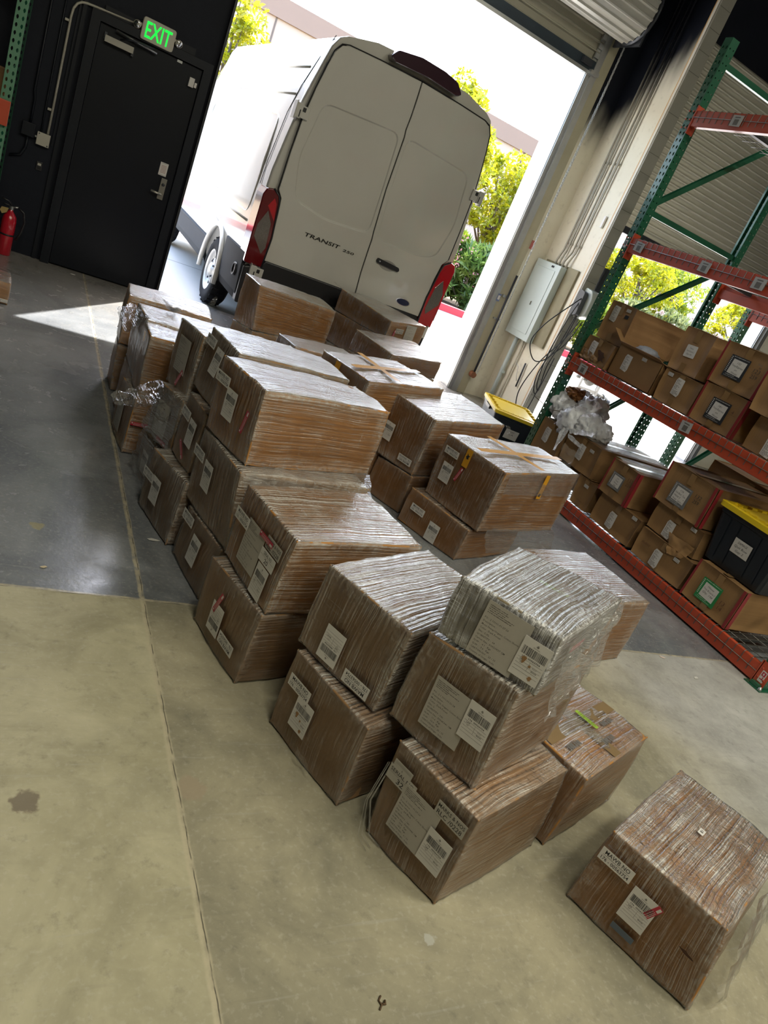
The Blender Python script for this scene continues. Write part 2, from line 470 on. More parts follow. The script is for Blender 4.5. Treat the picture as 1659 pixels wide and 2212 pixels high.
struct(MB().span((1.325, WY - .07, 0), (1.345, WB, 4.3)).build('trim_11', plain('black_painted_guide', (.03, .032, .036), .35, .4)))

# roll-up curtains
def curtain_profile(z0, z1, pitch, amp, flat):
    pts = []; z = z0
    while z < z1 - 1e-6:
        if flat:
            for f_, a in ((0, 0), (.12, amp), (.24, amp), (.34, 0), (.98, 0)): pts.append((z + f_ * pitch, a))
        else:
            for f_, a in ((0, 0), (.04, .5), (.09, .87), (.15, 1.0), (.22, .87), (.30, .5), (.38, .12), (.5, .0), (.8, -.05)): pts.append((z + f_ * pitch, amp * a))
        z += pitch
    pts.append((z1, 0))
    return pts
def curtain(x0, x1, y, z0, z1, pitch, amp, flat, mat, name):
    pr = curtain_profile(z0, z1, pitch, amp, flat)
    vs = [(x, y - a, z) for z, a in pr for x in (x0, x1)] + [(x, y + .012 - a * .9, z) for z, a in pr for x in (x0, x1)]
    n = len(pr); fs = []
    for i in range(n - 1):
        fs.append((2 * i, 2 * i + 1, 2 * i + 3, 2 * i + 2))
        b = 2 * n; fs.append((b + 2 * i + 2, b + 2 * i + 3, b + 2 * i + 1, b + 2 * i))
        fs.append((2 * i, 2 * i + 2, b + 2 * i + 2, b + 2 * i)); fs.append((2 * i + 1, b + 2 * i + 1, b + 2 * i + 3, 2 * i + 3))
    o_ = MB().add(vs, fs, mat, not flat).build(name, fix=False)
    return o_
SLAT = plain('slat_paint', (.33, .315, .25), .42, .25, .12, 2.5)
SLAT2 = plain('slat_paint_cream', (.52, .50, .42), .45, .1, .12, 2.5)
BARREL = plain('rolled_slat', (.55, .54, .50), .32, .35, .1, 3)
d1 = thing('door_1', 'roll-up door wound open above the white van, dark bottom bar', 'roll-up door', (3.2, WY - .03, 0)); tag(d1, kind='structure')
c = curtain(1.33, 5.10, WY - .02, 3.84, 4.32, .088, .02, True, SLAT, 'curtain'); c.parent = d1; c.matrix_parent_inverse = Matrix.Translation(-d1.location)
w = MB(); w.span((1.33, WY - .055, 3.745), (5.10, WY - .005, 3.85), plain('bottom_bar_paint', (.025, .04, .055), .4, .3)); w.span((1.33, WY - .06, 3.715), (5.10, WY + .0, 3.748), STEEL)
w.build('bottom_bar', parent=d1)
w = MB(); w.span((4.86, WY - .10, 3.78), (4.99, WY - .055, 3.83), STEEL_D); w.span((5.0, WY - .11, 3.72), (5.12, WY - .06, 3.76), STEEL); w.build('slide_bolt', parent=d1)
w = MB()
for z in (3.88, 3.97, 4.06, 4.15): w.span((5.0, WY - .06, z), (5.08, WY - .035, z + .05), STEEL)
w.build('end_locks', parent=d1)
# the wound-up coil
n = 132; R0 = .285; cy, cz = 7.50, 4.36
ring = []
for k in range(n):
    a = 2 * math.pi * k / n; r = R0 + (.016 if k % 6 < 2 else 0)
    ring.append((cy + math.cos(a) * r, cz + math.sin(a) * r))
vs = [(x, y, z) for x in (1.22, 5.12) for y, z in ring]
fs = [(k, (k + 1) % n, n + (k + 1) % n, n + k) for k in range(n)] + [tuple(range(n)), tuple(reversed(range(n, 2 * n)))]
MB().add(vs, fs, BARREL).build('coil', parent=d1)
w = MB(); w.lathe((5.125, cy, cz), (1, 0, 0), [(0, .27), (.012, .31), (.03, .31), (.035, .27), (.035, .06), (.09, .05), (.09, 0)], STEEL_D); w.build('chain_wheel', parent=d1)
w = MB(); w.span((5.16, 7.3, 4.05), (5.18, WY, 4.7), STEEL_D); w.span((5.13, WY - .05, 3.95), (5.22, WY - .04, 4.75), STEEL_D); w.build('bracket', parent=d1)

d2 = thing('door_2', 'half lowered roll-up door with ribbed cream slats behind the pallet rack', 'roll-up door', (7.9, WY - .03, 0)); tag(d2, kind='structure')
c = curtain(6.0, 9.74, WY - .02, 2.56, 4.62, .0735, .022, False, SLAT2, 'curtain'); c.parent = d2; c.matrix_parent_inverse = Matrix.Translation(-d2.location)
w = MB(); w.span((6.0, WY - .055, 2.50), (9.74, WY - .0, 2.58), STEEL_D); w.build('bottom_bar', parent=d2)

# black steel door in the left wall
DB = plain('black_door_paint', (.004, .0055, .010), .36, 0, .25, 2.5, .15, spec=.25)
DBF = plain('black_frame_paint', (.007, .009, .014), .42, 0, .2, 3, spec=.25)
d3 = thing('door_3', 'black steel exit door in the black wall under the green EXIT sign', 'door', (.77, WY - .04, 0)); tag(d3, kind='structure')
bevel(MB().span((.335, WY - .045, .015), (1.215, WY + .0, 2.085)).build('door_leaf', DB, d3), .003)
w = MB()
w.span((.255, WY - .075, 0), (.33, WY, 2.16)); w.span((1.22, WY - .075, 0), (1.295, WY, 2.16)); w.span((.33, WY - .075, 2.09), (1.22, WY, 2.16))
w.span((.30, WY - .06, 0), (.332, WY, 2.1)); w.span((1.218, WY - .06, 0), (1.24, WY, 2.1))
w.build('door_frame', DBF, d3)
w = MB(); w.span((.35, WY - .03, 2.165), (1.12, WY, 2.22)); w.build('frame_moulding', DBF, d3)
w = MB()
w.box((.505, WY - .075, 1.985), (.235, .055, .05), plain('closer_metal', (.32, .31, .28), .35, .7), Matrix.Rotation(.0, 3, 'Y'))
w.span((.38, WY - .08, 1.975), (.40, WY - .045, 2.03), STEEL_D); w.span((.61, WY - .08, 1.94), (.63, WY - .045, 2.0), STEEL_D)
w.tube([(.505, WY - .10, 2.02), (.60, WY - .16, 2.055), (.78, WY - .10, 2.07)], .007, STEEL_D)
w.tube([(.46, WY - .09, 2.075), (.81, WY - .09, 2.045)], .009, STEEL)
w.build('door_closer', parent=d3)
w = MB()
w.box((1.135, WY - .055, 1.0), (.052, .02, .19), plain('lock_plate', (.27, .265, .24), .35, .8))
w.lathe((1.135, WY - .066, 1.04), (0, -1, 0), [(0, .014), (.008, .014), (.008, 0)], STEEL_D, 16)
w.tube([(1.13, WY - .06, .955), (1.13, WY - .105, .955), (1.035, WY - .108, .96)], [.012, .011, .011], plain('lever_metal', (.48, .46, .40), .3, .8), 10)
w.build('lever_lock', parent=d3)
w = MB(); w.box((1.105, WY - .047, 1.17), (.072, .003, .115), M_PAPER)
for k in range(6): w.box((1.105, WY - .0495, 1.20 - k * .012), (.048, .001, .0035), plain('pinkish_ink', (.30, .12, .1), .6))
for a, b, c_, d_ in ((1.075, 1.135, 1.222, 1.220), (1.075, 1.135, 1.12, 1.118)): w.span((a, WY - .05, c_), (b, WY - .0485, d_), M_INKG)
w.build('door_notice', parent=d3)
w = MB(); w.box((1.145, WY - .06, 1.955), (.045, .03, .075), M_PAPER); w.box((1.185, WY - .055, 1.945), (.02, .025, .04), M_PAPER); w.build('door_sensor', parent=d3)
w = MB(); w.box((1.01, WY - .05, 2.07), (.045, .006, .02), STEEL); w.build('latch_plate', parent=d3)

# ------------------------------------------------------------------ outdoors
def ground_mat():
    mt, nt, o = new_mat('outdoor_concrete')
    p = pos(nt); X, Y, Z = xyz(nt, p)
    a = noise_(nt, p, .8, 5)
    c = mixc(nt, a, (.46, .45, .42), (.60, .58, .54))
    def line(v, at, w_): return smooth(nt, math_(nt, 'ABSOLUTE', math_(nt, 'SUBTRACT', v, at)), w_ * .5, w_, .7, 0)
    ln = math_(nt, 'MAXIMUM', line(Y, 10.4, .03), line(X, 6.9, .03)); ln = math_(nt, 'MAXIMUM', ln, line(Y, 13.2, .03)); ln = math_(nt, 'MAXIMUM', ln, line(X, 11.0, .03))
    c = mixc(nt, ln, c, (.18, .18, .17))
    principled(nt, o, c, .85, 0, bump(nt, noise_(nt, p, 30, 3), .1, .005))
    return mt
struct(MB().span((-30, WB - .01, -.25), (45, 15.3, -.012)).build('ground_apron', ground_mat()))
struct(MB().span((-30, 15.3, -.25), (45, 17.0, -.02)).build('ground_asphalt', plain('asphalt', (.10, .105, .115), .85, 0, .25, 6, .3)))
struct(MB().span((-30, 17.15, -.25), (45, 34, .07)).build('ground_bed', plain('garden_soil', (.14, .10, .06), .95, 0, .3, 3, .5)))
kerb = MB().span((-30, 17.0, -.2), (45, 17.16, .16)).build('kerb', plain('red_kerb_paint', (.62, .03, .05), .55, 0, .1, 2)); bevel(kerb, .02); struct(kerb)
for i_, x_ in enumerate((7.9, 10.0, 12.1)):
    pass
# tilt-up building across the street
bd = thing('building', 'long tan tilt-up building with a brown parapet band beyond the trees', 'building', (5, 32, 0))
TAN = plain('tan_stucco', (.60, .46, .36), .9, 0, .06, .3)
w = MB().span((-30, 32, 0), (60, 40, 6.35)); w.build('wall', TAN, bd)
w = MB().span((-30, 31.9, 6.35), (60, 40, 7.05)); w.build('parapet', plain('brown_stucco', (.36, .24, .18), .9, 0, .06, .3), bd)
w = MB()
for x in (-17.6, -11.5, -5.4, 0.7, 7.05, 13.2, 19.3, 25.4, 31.5): w.span((x - .03, 31.97, 0), (x + .03, 32.01, 6.35))
w.build('panel_joint', plain('joint_dark', (.2, .15, .12), .9), bd)

# ------------------------------------------------------------------ trees
rng = np.random.default_rng(7)
def leaf_mat(name, c1, c2, tr=.45):
    mt, nt, o = new_mat(name)
    p = pos(nt)
    n_ = noise_(nt, p, 2.2, 3); n2 = noise_(nt, p, 25, 2)
    c = mixc(nt, smooth(nt, n_, .35, .65), c1, c2)
    c = mixc(nt, smooth(nt, n2, .4, .65, 0, .5), c, tuple(x * .5 for x in c1))
    df = N(nt, 'ShaderNodeBsdfDiffuse'); nt.links.new(c, df.inputs[0])
    t = N(nt, 'ShaderNodeBsdfTranslucent'); nt.links.new(c, t.inputs[0])
    gl = N(nt, 'ShaderNodeBsdfGlossy'); gl.inputs['Roughness'].default_value = .35; gl.inputs[0].default_value = (.8, .8, .7, 1)
    m1 = N(nt, 'ShaderNodeMixShader'); m1.inputs[0].default_value = tr; nt.links.new(df.outputs[0], m1.inputs[1]); nt.links.new(t.outputs[0], m1.inputs[2])
    m2 = N(nt, 'ShaderNodeMixShader'); m2.inputs[0].default_value = .05; nt.links.new(m1.outputs[0], m2.inputs[1]); nt.links.new(gl.outputs[0], m2.inputs[2])
    nt.links.new(m2.outputs[0], o.inputs[0])
    return mt
L_YEL = leaf_mat('yellow_green_leaves', (0.292, 0.337, 0.008), (0.415, 0.371, 0.011), .5)
L_LIME = leaf_mat('lime_leaves', (0.203, 0.292, 0.017), (0.309, 0.359, 0.022), .5)
L_OLE = leaf_mat('oleander_leaves', (0.072, 0.144, 0.032), (0.158, 0.244, 0.044), .3)
L_DULL = leaf_mat('pale_leaves', (0.147, 0.19, 0.056), (0.253, 0.27, 0.123), .35)
L_PINK = leaf_mat('pink_blossom', (0.449, 0.14, 0.203), (0.477, 0.253, 0.281), .3)
L_WHITE = leaf_mat('pale_blossom', (0.477, 0.371, 0.348), (0.505, 0.449, 0.421), .3)
L_RED = leaf_mat('red_blossom', (0.449, 0.028, 0.078), (0.449, 0.084, 0.112), .3)
BARK = plain('bark', (.13, .10, .075), .9, 0, .25, 8, .3)

def quads(name, pts, size, aspect, mat, parent, upbias=0.0):
    n = len(pts)
    d = rng.normal(size=(n, 3)); d[:, 2] += upbias
    d /= np.linalg.norm(d, axis=1)[:, None]
    e = rng.normal(size=(n, 3)); e -= (e * d).sum(1)[:, None] * d; e /= np.linalg.norm(e, axis=1)[:, None]
    s = size * rng.uniform(.6, 1.3, n)[:, None]
    a = d * s * aspect; b = e * s * .5
    q = np.stack([pts - a * .5, pts + b * .5, pts + a * .5, pts - b * .5], 1).reshape(-1, 3)
    me = bpy.data.meshes.new(name)
    me.vertices.add(n * 4); me.vertices.foreach_set('co', q.astype(np.float32).ravel())
    me.loops.add(n * 4); me.loops.foreach_set('vertex_index', np.arange(n * 4, dtype=np.int32))
    me.polygons.add(n); me.polygons.foreach_set('loop_start', np.arange(0, n * 4, 4, dtype=np.int32)); me.polygons.foreach_set('loop_total', np.full(n, 4, dtype=np.int32))
    me.materials.append(mat); me.update(); me.validate()
    o = bpy.data.objects.new(name, me); COL.objects.link(o); o.parent = parent
    o.matrix_parent_inverse = Matrix.Translation(-parent.location)
    return o

def blob_points(clusters, n):
    k = rng.integers(0, len(clusters), n); C_ = np.array(clusters)
    d = rng.normal(size=(n, 3)); d /= np.linalg.norm(d, axis=1)[:, None]
    r = rng.uniform(.35, 1, n) ** .5
    return C_[k, :3] + d * (r * C_[k, 3])[:, None] * np.array([1, 1, .8])

def tree(x, y, z0, z1, rad, mat, label, group, n=5200, size=.13, ncl=46):
    t = thing('tree', label, 'tree', (x, y, .06), 0, group)
    cl = []
    mid = (z0 + z1) / 2; hh = (z1 - z0) / 2
    while len(cl) < ncl:
        p = rng.uniform(-1, 1, 3)
        if p @ p > 1: continue
        w_ = 1 - .35 * max(0, p[2])
        cl.append((x + p[0] * rad * w_, y + p[1] * rad * .8 * w_, mid + p[2] * hh * .9, rng.uniform(.24, .50)))
    quads('crown', blob_points(cl, n), size, 1.4, mat, t)
    w = MB()
    w.tube([(x, y, .0), (x + .05, y, z0 * .6), (x - .05, y, z0 + .3), (x, y, mid)], [.11, .09, .07, .04], BARK, 7)
    for c in cl[::3]:
        w.tube([(x - .02, y, z0 * .8 + .2), ((x + c[0]) / 2, (y + c[1]) / 2, (z0 + c[2]) / 2 + .2), (c[0], c[1], c[2])], [.045, .03, .012], BARK, 5)
    w.build('trunk', BARK, t)
    return t
def shrub(x, y, h, rad, mat, fl, label, group, n=3600, size=.17, asp=2.6, nf=160, fs=.06):
    t = thing('flowering_shrub', label, 'shrub', (x, y, .06), 0, group)
    cl = [(x + rng.uniform(-1, 1) * rad * .75, y + rng.uniform(-1, 1) * rad * .5, .25 + rng.uniform(0, 1) * (h - .55), rng.uniform(.3, .5)) for _ in range(16)]
    quads('foliage', blob_points(cl, n), size, asp, mat, t, .8)
    if fl is not None:
        fcl = [(x + rng.uniform(-1, 1) * rad * .9, y + rng.uniform(-1, .2) * rad * .7, .5 + rng.uniform(0, 1) * (h - .5), rng.uniform(.06, .13)) for _ in range(26)]
        quads('blossom', blob_points(fcl, nf), fs * 1.3, 1.0, fl, t)
    w = MB()
    for k in range(7):
        c = cl[k]; w.tube([(x + rng.uniform(-.15, .15), y, .0), ((x + c[0]) / 2, (y + c[1]) / 2, c[2] * .5), (c[0], c[1], c[2])], .015, BARK, 5)
    w.build('stem', BARK, t)
    return t
G = 'trees in the planting bed beyond the kerb'
tree(3.9, 21.5, 2.2, 5.0, 1.0, L_YEL, 'slim yellow-green tree top showing above the roof of the van on the left', G, 3000, .13, 24)
tree(6.6, 22.0, 1.8, 4.4, 1.4, L_YEL, 'yellow-green tree hidden behind the white van', G, 3000)
tree(9.9, 20.6, 2.2, 5.75, 1.7, L_YEL, 'tall yellow-green tree just right of the brake light of the van', G, 7500, .14, 52)
tree(12.7, 21.2, 1.8, 4.75, 1.5, L_YEL, 'yellow-green tree with orange tips beside the white door jamb', G, 6000, .14, 44)
tree(15.9, 20.6, 1.6, 4.6, 1.7, L_YEL, 'yellow-green tree seen through the pallet rack beside the grey fin wall', G, 6500, .14, 46)
tree(19.2, 20.8, 1.4, 4.1, 1.6, L_YEL, 'bright yellow tree with forked trunk behind the upper shelf boxes', G, 5500)
tree(22.9, 23.2, 1.8, 4.7, 1.6, L_LIME, 'fresh green tree seen between the diagonal rack brace and the rear upright', G, 5000)
tree(25.6, 21.0, 1.2, 4.8, 1.9, L_YEL, 'golden yellow tree seen right of the rear rack upright', G, 6500, .14, 48)
tree(29.5, 21.0, 1.2, 4.6, 1.8, L_YEL, 'yellow tree furthest to the right beside the second door jamb', G, 5000)
G = 'shrubs along the red kerb'
shrub(9.3, 18.6, 2.0, 1.2, L_OLE, L_PINK, 'dark green oleander with pink flowers right of the red tail light of the van', G, 5200, .17, 2.6, 130)
shrub(11.2, 18.5, 1.9, 1.2, L_OLE, L_PINK, 'green oleander behind the red kerb beside the open door jamb', G, 5200, .17, 2.6, 120)
shrub(10.2, 19.3, 2.7, 1.2, L_LIME, None, 'yellow-green shrub under the tall tree beyond the red kerb', G, 4200, .14, 1.6)
shrub(12.9, 19.0, 2.6, 1.2, L_DULL, L_WHITE, 'pale shrub beyond the red kerb at the white door jamb', G, 4200, .14, 2.0, 200)
shrub(15.3, 18.8, 2.2, 1.3, L_LIME, L_WHITE, 'light green shrub seen through the rack under the first tree', G, 4200, .14, 2.0, 200)
shrub(17.6, 18.8, 2.3, 1.3, L_DULL, L_WHITE, 'pale flowering shrub behind the tall box on the upper shelf', G, 4600, .14, 2.0, 420, .07)
shrub(20.0, 18.8, 2.6, 1.4, L_DULL, L_WHITE, 'shrub thick with whitish pink flowers behind the diagonal rack brace', G, 4600, .14, 2.0, 1100, .08)
shrub(22.6, 18.9, 2.4, 1.4, L_DULL, L_PINK, 'flowering shrub in front of the golden tree right of the rear upright', G, 4600, .14, 2.0, 700, .08)
shrub(25.4, 18.9, 2.1, 1.4, L_LIME, L_WHITE, 'light green shrub at the foot of the golden tree', G, 4200, .14, 2.0, 200)
# the planting reflected in the side of the van
shrub(-5.0, 13.5, 2.4, 1.5, L_OLE, L_RED, 'oleander with red flowers left of the van, seen mirrored in its side', G, 4200, .17, 2.4, 900, .12)
shrub(-5.5, 10.4, 2.2, 1.4, L_OLE, L_RED, 'red flowering oleander beside the black wall, mirrored in the van', G, 4200, .17, 2.4, 900, .12)

# ------------------------------------------------------------------ van
VX, VY = 2.93, 7.0
PAINT = None
mt, nt, o_ = new_mat('white_van_paint')
tc = N(nt, 'ShaderNodeTexCoord').outputs['Object']
principled(nt, o_, mixc(nt, noise_(nt, tc, 3, 4), (.50, .485, .44), (.56, .55, .51)), .30, 0, None, 1.0)
PAINT = mt
CLAD = plain('grey_bumper_plastic', (.030, .034, .040), .7, 0, .1, 6, spec=.12)
BLKP = plain('black_plastic', (.014, .014, .017), .4, 0, .1, 6)
NEAR_BLACK = plain('near_black', (.006, .006, .007), .7)  # near-black; in the door gaps it stands for shade
van = thing('cargo_van', 'white high-roof cargo van backed up to the open roll-up door', 'van', (VX, VY, 0))
PROF = [(.0, .32), (.86, .32), (.97, .36), (1.015, .45), (1.035, .60), (1.045, .76), (1.055, 1.02), (1.05, 1.30), (1.045, 1.55), (1.015, 1.85), (.985, 2.12), (.945, 2.33), (.905, 2.52), (.875, 2.66), (.83, 2.745), (.76, 2.785), (.5, 2.85), (.0, 2.875)]
def section(y, sx=1.0, ztop=None, dz=0):
    pts = []
    for x, z in PROF:
        if ztop is not None and z > ztop: z = ztop + (z - ztop) * .04
        pts.append((x * sx, y, z))
    L_ = [(-x, y, z) for x, y, z in reversed(pts[1:-1])]
    return pts + L_
secs = [(.00, .985, None), (.02, .998, None), (.06, 1, None), (.12, 1, None), (.4, 1, None), (2.6, 1, None), (3.9, 1, None), (4.25, .995, 2.80), (4.8, .97, 2.2), (5.15, .95, 1.62), (5.5, .94, 1.38), (5.85, .91, 1.12), (5.98, .84, .95)]
w = MB(); n = len(section(0))
vs = []
for y, sx, zt in secs: vs += [(VX + a, VY + .03 + b, c) for a, b, c in section(y, sx, zt)]
fs = [(i * n + k, i * n + (k + 1) % n, (i + 1) * n + (k + 1) % n, (i + 1) * n + k) for i in range(len(secs) - 1) for k in range(n)]
w.add(vs, fs, PAINT, True)
w.add(vs[:n], [tuple(reversed(range(n)))], PAINT); w.add(vs[-n:], [tuple(range(n))], PAINT)
bo = w.build('body')
me_b = bo.data
bmx = bmesh.new(); bmx.from_mesh(me_b); bmesh.ops.remove_doubles(bmx, verts=bmx.verts[:], dist=.0005); bmesh.ops.recalc_face_normals(bmx, faces=bmx.faces[:]); bmx.to_mesh(me_b); bmx.free()
WR = VY + 1.32; WF = VY + 4.95
cut = MB()
for yy in (WR, WF):
    for s in (-1, 1): cut.cyl((VX + s * .74, yy, .38), (VX + s * 1.3, yy, .38), .445, NEAR_BLACK, 40)
co = cut.build('cutter')
md = bo.modifiers.new('b', 'BOOLEAN'); md.operation = 'DIFFERENCE'; md.object = co; md.solver = 'EXACT'
dg = bpy.context.evaluated_depsgraph_get()
nm_ = bpy.data.meshes.new_from_object(bo.evaluated_get(dg))
bo.modifiers.clear(); bo.data = nm_; bpy.data.objects.remove(co, do_unlink=True)
if NEAR_BLACK.name not in [m_.name for m_ in nm_.materials if m_]: nm_.materials.append(NEAR_BLACK)
bo.parent = van; bo.matrix_parent_inverse = Matrix.Translation(-van.location)

def V(x, z, y=0.0): return (VX + x, VY + y, z)
def rounded(poly, r=.03, seg=4):
    out_ = []; n_ = len(poly)
    for i in range(n_):
        p0 = Vector(poly[i - 1]); p1 = Vector(poly[i]); p2 = Vector(poly[(i + 1) % n_])
        a = (p0 - p1); b = (p2 - p1); ra = min(r, a.length * .45, b.length * .45)
        a.normalize(); b.normalize()
        for k in range(seg + 1):
            t = k / seg
            q0 = p1 + a * ra; q2 = p1 + b * ra
            out_.append(tuple((q0 * (1 - t) ** 2 + p1 * 2 * t * (1 - t) + q2 * t * t)))
    return out_
def door_panel(name, outer, inner, mat, y0=-.012, dep=.028, rec=.012):
    """plate facing -Y with a recessed inner shape, coordinates (x, z)"""
    bm = bmesh.new()
    lo = [bm.verts.new(V(x, z, y0)) for x, z in outer]; li = [bm.verts.new(V(x, z, y0)) for x, z in inner]
    es = [bm.edges.new((l[i], l[(i + 1) % len(l)])) for l in (lo, li) for i in range(len(l))]
    bmesh.ops.triangle_fill(bm, edges=es, use_beauty=True, use_dissolve=False)
    lr = [bm.verts.new(v.co + Vector((0, rec, 0)) + (Vector(V(sum(p[0] for p in inner) / len(inner), sum(p[1] for p in inner) / len(inner), y0)) - v.co) * .02) for v in li]
    for i in range(len(li)):
        j = (i + 1) % len(li); bm.faces.new((li[i], li[j], lr[j], lr[i]))
    bm.faces.new(lr)
    lb = [bm.verts.new(v.co + Vector((0, dep, 0))) for v in lo]
    for i in range(len(lo)):
        j = (i + 1) % len(lo); bm.faces.new((lo[i], lb[i], lb[j], lo[j]))
    bmesh.ops.recalc_face_normals(bm, faces=bm.faces[:])
    me = bpy.data.meshes.new(name); bm.to_mesh(me); bm.free(); me.materials.append(mat)
    o = bpy.data.objects.new(name, me); COL.objects.link(o); o.parent = van; o.matrix_parent_inverse = Matrix.Translation(-van.location)
    bevel(o, .004, 2)
    return o
g = .0055
seam = [(-.003, 2.742), (.006, 2.6), (.012, 2.45), (.010, 2.33), (.020, 2.27), (.030, 1.79), (.062, 1.40), (.072, 1.33), (.076, 1.2), (.085, 1.0), (.108, .79)]
outerL = [(x - g, z) for x, z in reversed(seam)] + [(-.45, 2.728), (-.74, 2.712)] + [(-.80, 2.69), (-.845, 2.62), (-.872, 2.50)] + [(-.905, 2.3), (-.935, 2.05), (-.945, 1.75), (-.945, 1.42), (-.90, 1.36), (-.882, 1.2), (-.872, .79)]
outerR = [(x + g, z) for x, z in seam] + [(.872, .79), (.882, 1.2), (.90, 1.36), (.948, 1.42), (.945, 1.75), (.935, 2.05), (.905, 2.3), (.872, 2.50), (.845, 2.62), (.80, 2.69), (.74, 2.712), (.45, 2.728)]
innerL = rounded([(-.80, 2.235), (-.03, 2.285), (.0, 1.80), (.02, 1.365), (-.45, 1.33), (-.79, 1.40), (-.865, 1.75)], .09, 5)
innerR = rounded([(.055, 2.285), (.80, 2.235), (.868, 1.75), (.80, 1.40), (.62, 1.345), (.12, 1.35), (.075, 1.80)], .09, 5)
gap_sheet = MB().prism([V(x, z, .004) for x, z in [(-.90, .80), (.90, .80), (.90, 1.40), (.948, 1.45), (.94, 2.05), (.875, 2.52), (.80, 2.705), (0, 2.75), (-.80, 2.705), (-.875, 2.52), (-.94, 2.05), (-.948, 1.45), (-.90, 1.40)]], (0, .026, 0)).build('gap_shade_sheet', NEAR_BLACK, van)  # dark sheet added behind the doors so their gaps look shaded
# thin dark line round both doors, the gap's shade put into its colour
w = MB(); w.tube([V(x, z, -.004) for x, z in [(-.879, .80), (-.889, 1.2), (-.907, 1.37), (-.953, 1.43), (-.953, 1.75), (-.943, 2.05), (-.912, 2.3), (-.88, 2.5), (-.852, 2.63), (-.805, 2.70), (-.74, 2.72), (-.45, 2.736), (0, 2.752), (.45, 2.736), (.74, 2.72), (.805, 2.70), (.852, 2.63), (.88, 2.5), (.912, 2.3), (.943, 2.05), (.953, 1.75), (.955, 1.43), (.907, 1.37), (.889, 1.2), (.879, .80)]], .0055, NEAR_BLACK, 6)
w.build('gap_shade_line', NEAR_BLACK, van)
dL = door_panel('rear_door', outerL, innerL, PAINT)
dR = door_panel('rear_door', outerR, innerR, PAINT)
# handle, badge, lettering
w = MB()
w.prism([V(*p, -.030) for p in rounded([(.19, 1.165), (.20, 1.195), (.45, 1.175), (.465, 1.15), (.45, 1.132), (.20, 1.148)], .012, 3)], (0, .02, 0), BLKP)
w.lathe(V(.225, 1.170, -.031), (0, -1, 0), [(0, .009), (.003, .009), (.003, 0)], CHROME, 14)
h = w.build('door_handle', parent=dR)
w = MB()
ell = [V(.33 + .10 * math.cos(a), 1.155 + .05 * math.sin(a), -.0135) for a in [2 * math.pi * k / 28 for k in range(28)]]
w.prism(ell, (0, .004, 0), plain('handle_recess_shade', (.30, .29, .27), .35, coat=.6)); w.build('handle_recess', parent=dR)  # flat oval, coloured darker for the shade of a recess
w = MB()
for rr, dd, mm in ((1.0, .006, CHROME), (.86, .010, plain('navy_badge', (.01, .015, .05), .25))):
    w.prism([V(.64 + .085 * rr * math.cos(a), .875 + .036 * rr * math.sin(a), -.012 - dd) for a in [2 * math.pi * k / 30 for k in range(30)]], (0, dd, 0), mm)
w.build('oval_badge', parent=dR)

_tx = {}
def text_shape(s, bold=0.0, shear=0.0, res=2):
    """flat text outlines of cap height 1, as verts and faces"""
    k = (s, bold, shear, res)
    if k in _tx: return _tx[k]
    cu = bpy.data.curves.new('t', 'FONT'); cu.body = s; cu.size = 1.43; cu.resolution_u = res; cu.offset = bold; cu.shear = shear
    ob = bpy.data.objects.new('t', cu); COL.objects.link(ob)
    dg = bpy.context.evaluated_depsgraph_get()
    me = bpy.data.meshes.new_from_object(ob.evaluated_get(dg))
    vs = [tuple(v.co) for v in me.vertices]; fs = [tuple(p.vertices) for p in me.polygons]
    bpy.data.objects.remove(ob, do_unlink=True); bpy.data.curves.remove(cu); bpy.data.meshes.remove(me)
    x0 = min([v[0] for v in vs] or [0]); x1 = max([v[0] for v in vs] or [1])
    _tx[k] = ([(v[0] - x0, v[1]) for v in vs], fs, x1 - x0)
    return _tx[k]
def put_text(w, s, x, y, h, mat, width=None, center=True, z=.0008, bold=0.0, shear=0.0, frame=None, rot=0.0, res=2):
    vs, fs, wd = text_shape(s, bold, shear, res)
    sx = h if width is None else width / wd
    off = -wd * sx / 2 if center else 0
    cr, sr = math.cos(rot), math.sin(rot)
    out_ = []
    for a, b in vs:
        px, py = a * sx + off, b * h
        px, py = x + px * cr - py * sr, y + px * sr + py * cr
        out_.append((px, py, z) if frame is None else frame(px, py, z))
    w.add(out_, fs, mat)
LETTER = plain('dark_chrome_lettering', (.035, .033, .03), .3, .5)
w = MB()
fr_ = lambda a, b, c: V(a, b, -.014 - c)
put_text(w, 'TRANSIT', -.40, 1.132, .034, LETTER, .375, True, .002, .025, .12, fr_)
w.build('lettering', parent=dL); w = MB()
put_text(w, '250', -.115, 1.126, .023, LETTER, .125, True, .002, .025, .12, fr_)
w.build('number_lettering', parent=dL)
# hinges
HIN = plain('hinge_paint', (.50, .49, .46), .35, .1, .1, 10)
for (x, z) in ((-1.0, 2.085), (-.955, .66), (1.0, 2.085), (.99, .66)):
    s = -1 if x < 0 else 1
    w = MB()
    w.box(V(x, z, -.01), (.05, .075, .12), HIN); w.box(V(x - s * .055, z, -.025), (.09, .02, .10), HIN)
    w.box(V(x - s * .05, z + .02, -.036), (.03, .006, .035), BLKP); w.box(V(x - s * .012, z - .02, -.045), (.012, .008, .06), BLKP)
    w.tube([V(x - s * .02, z - .06, -.03), V(x - s * .02, z + .06, -.03)], .010, HIN, 8)
    w.box(V(x + s * .028, z, .0), (.008, .10, .15), HIN)
    bevel(w.build('hinge', parent=dL if x < 0 else dR), .004)
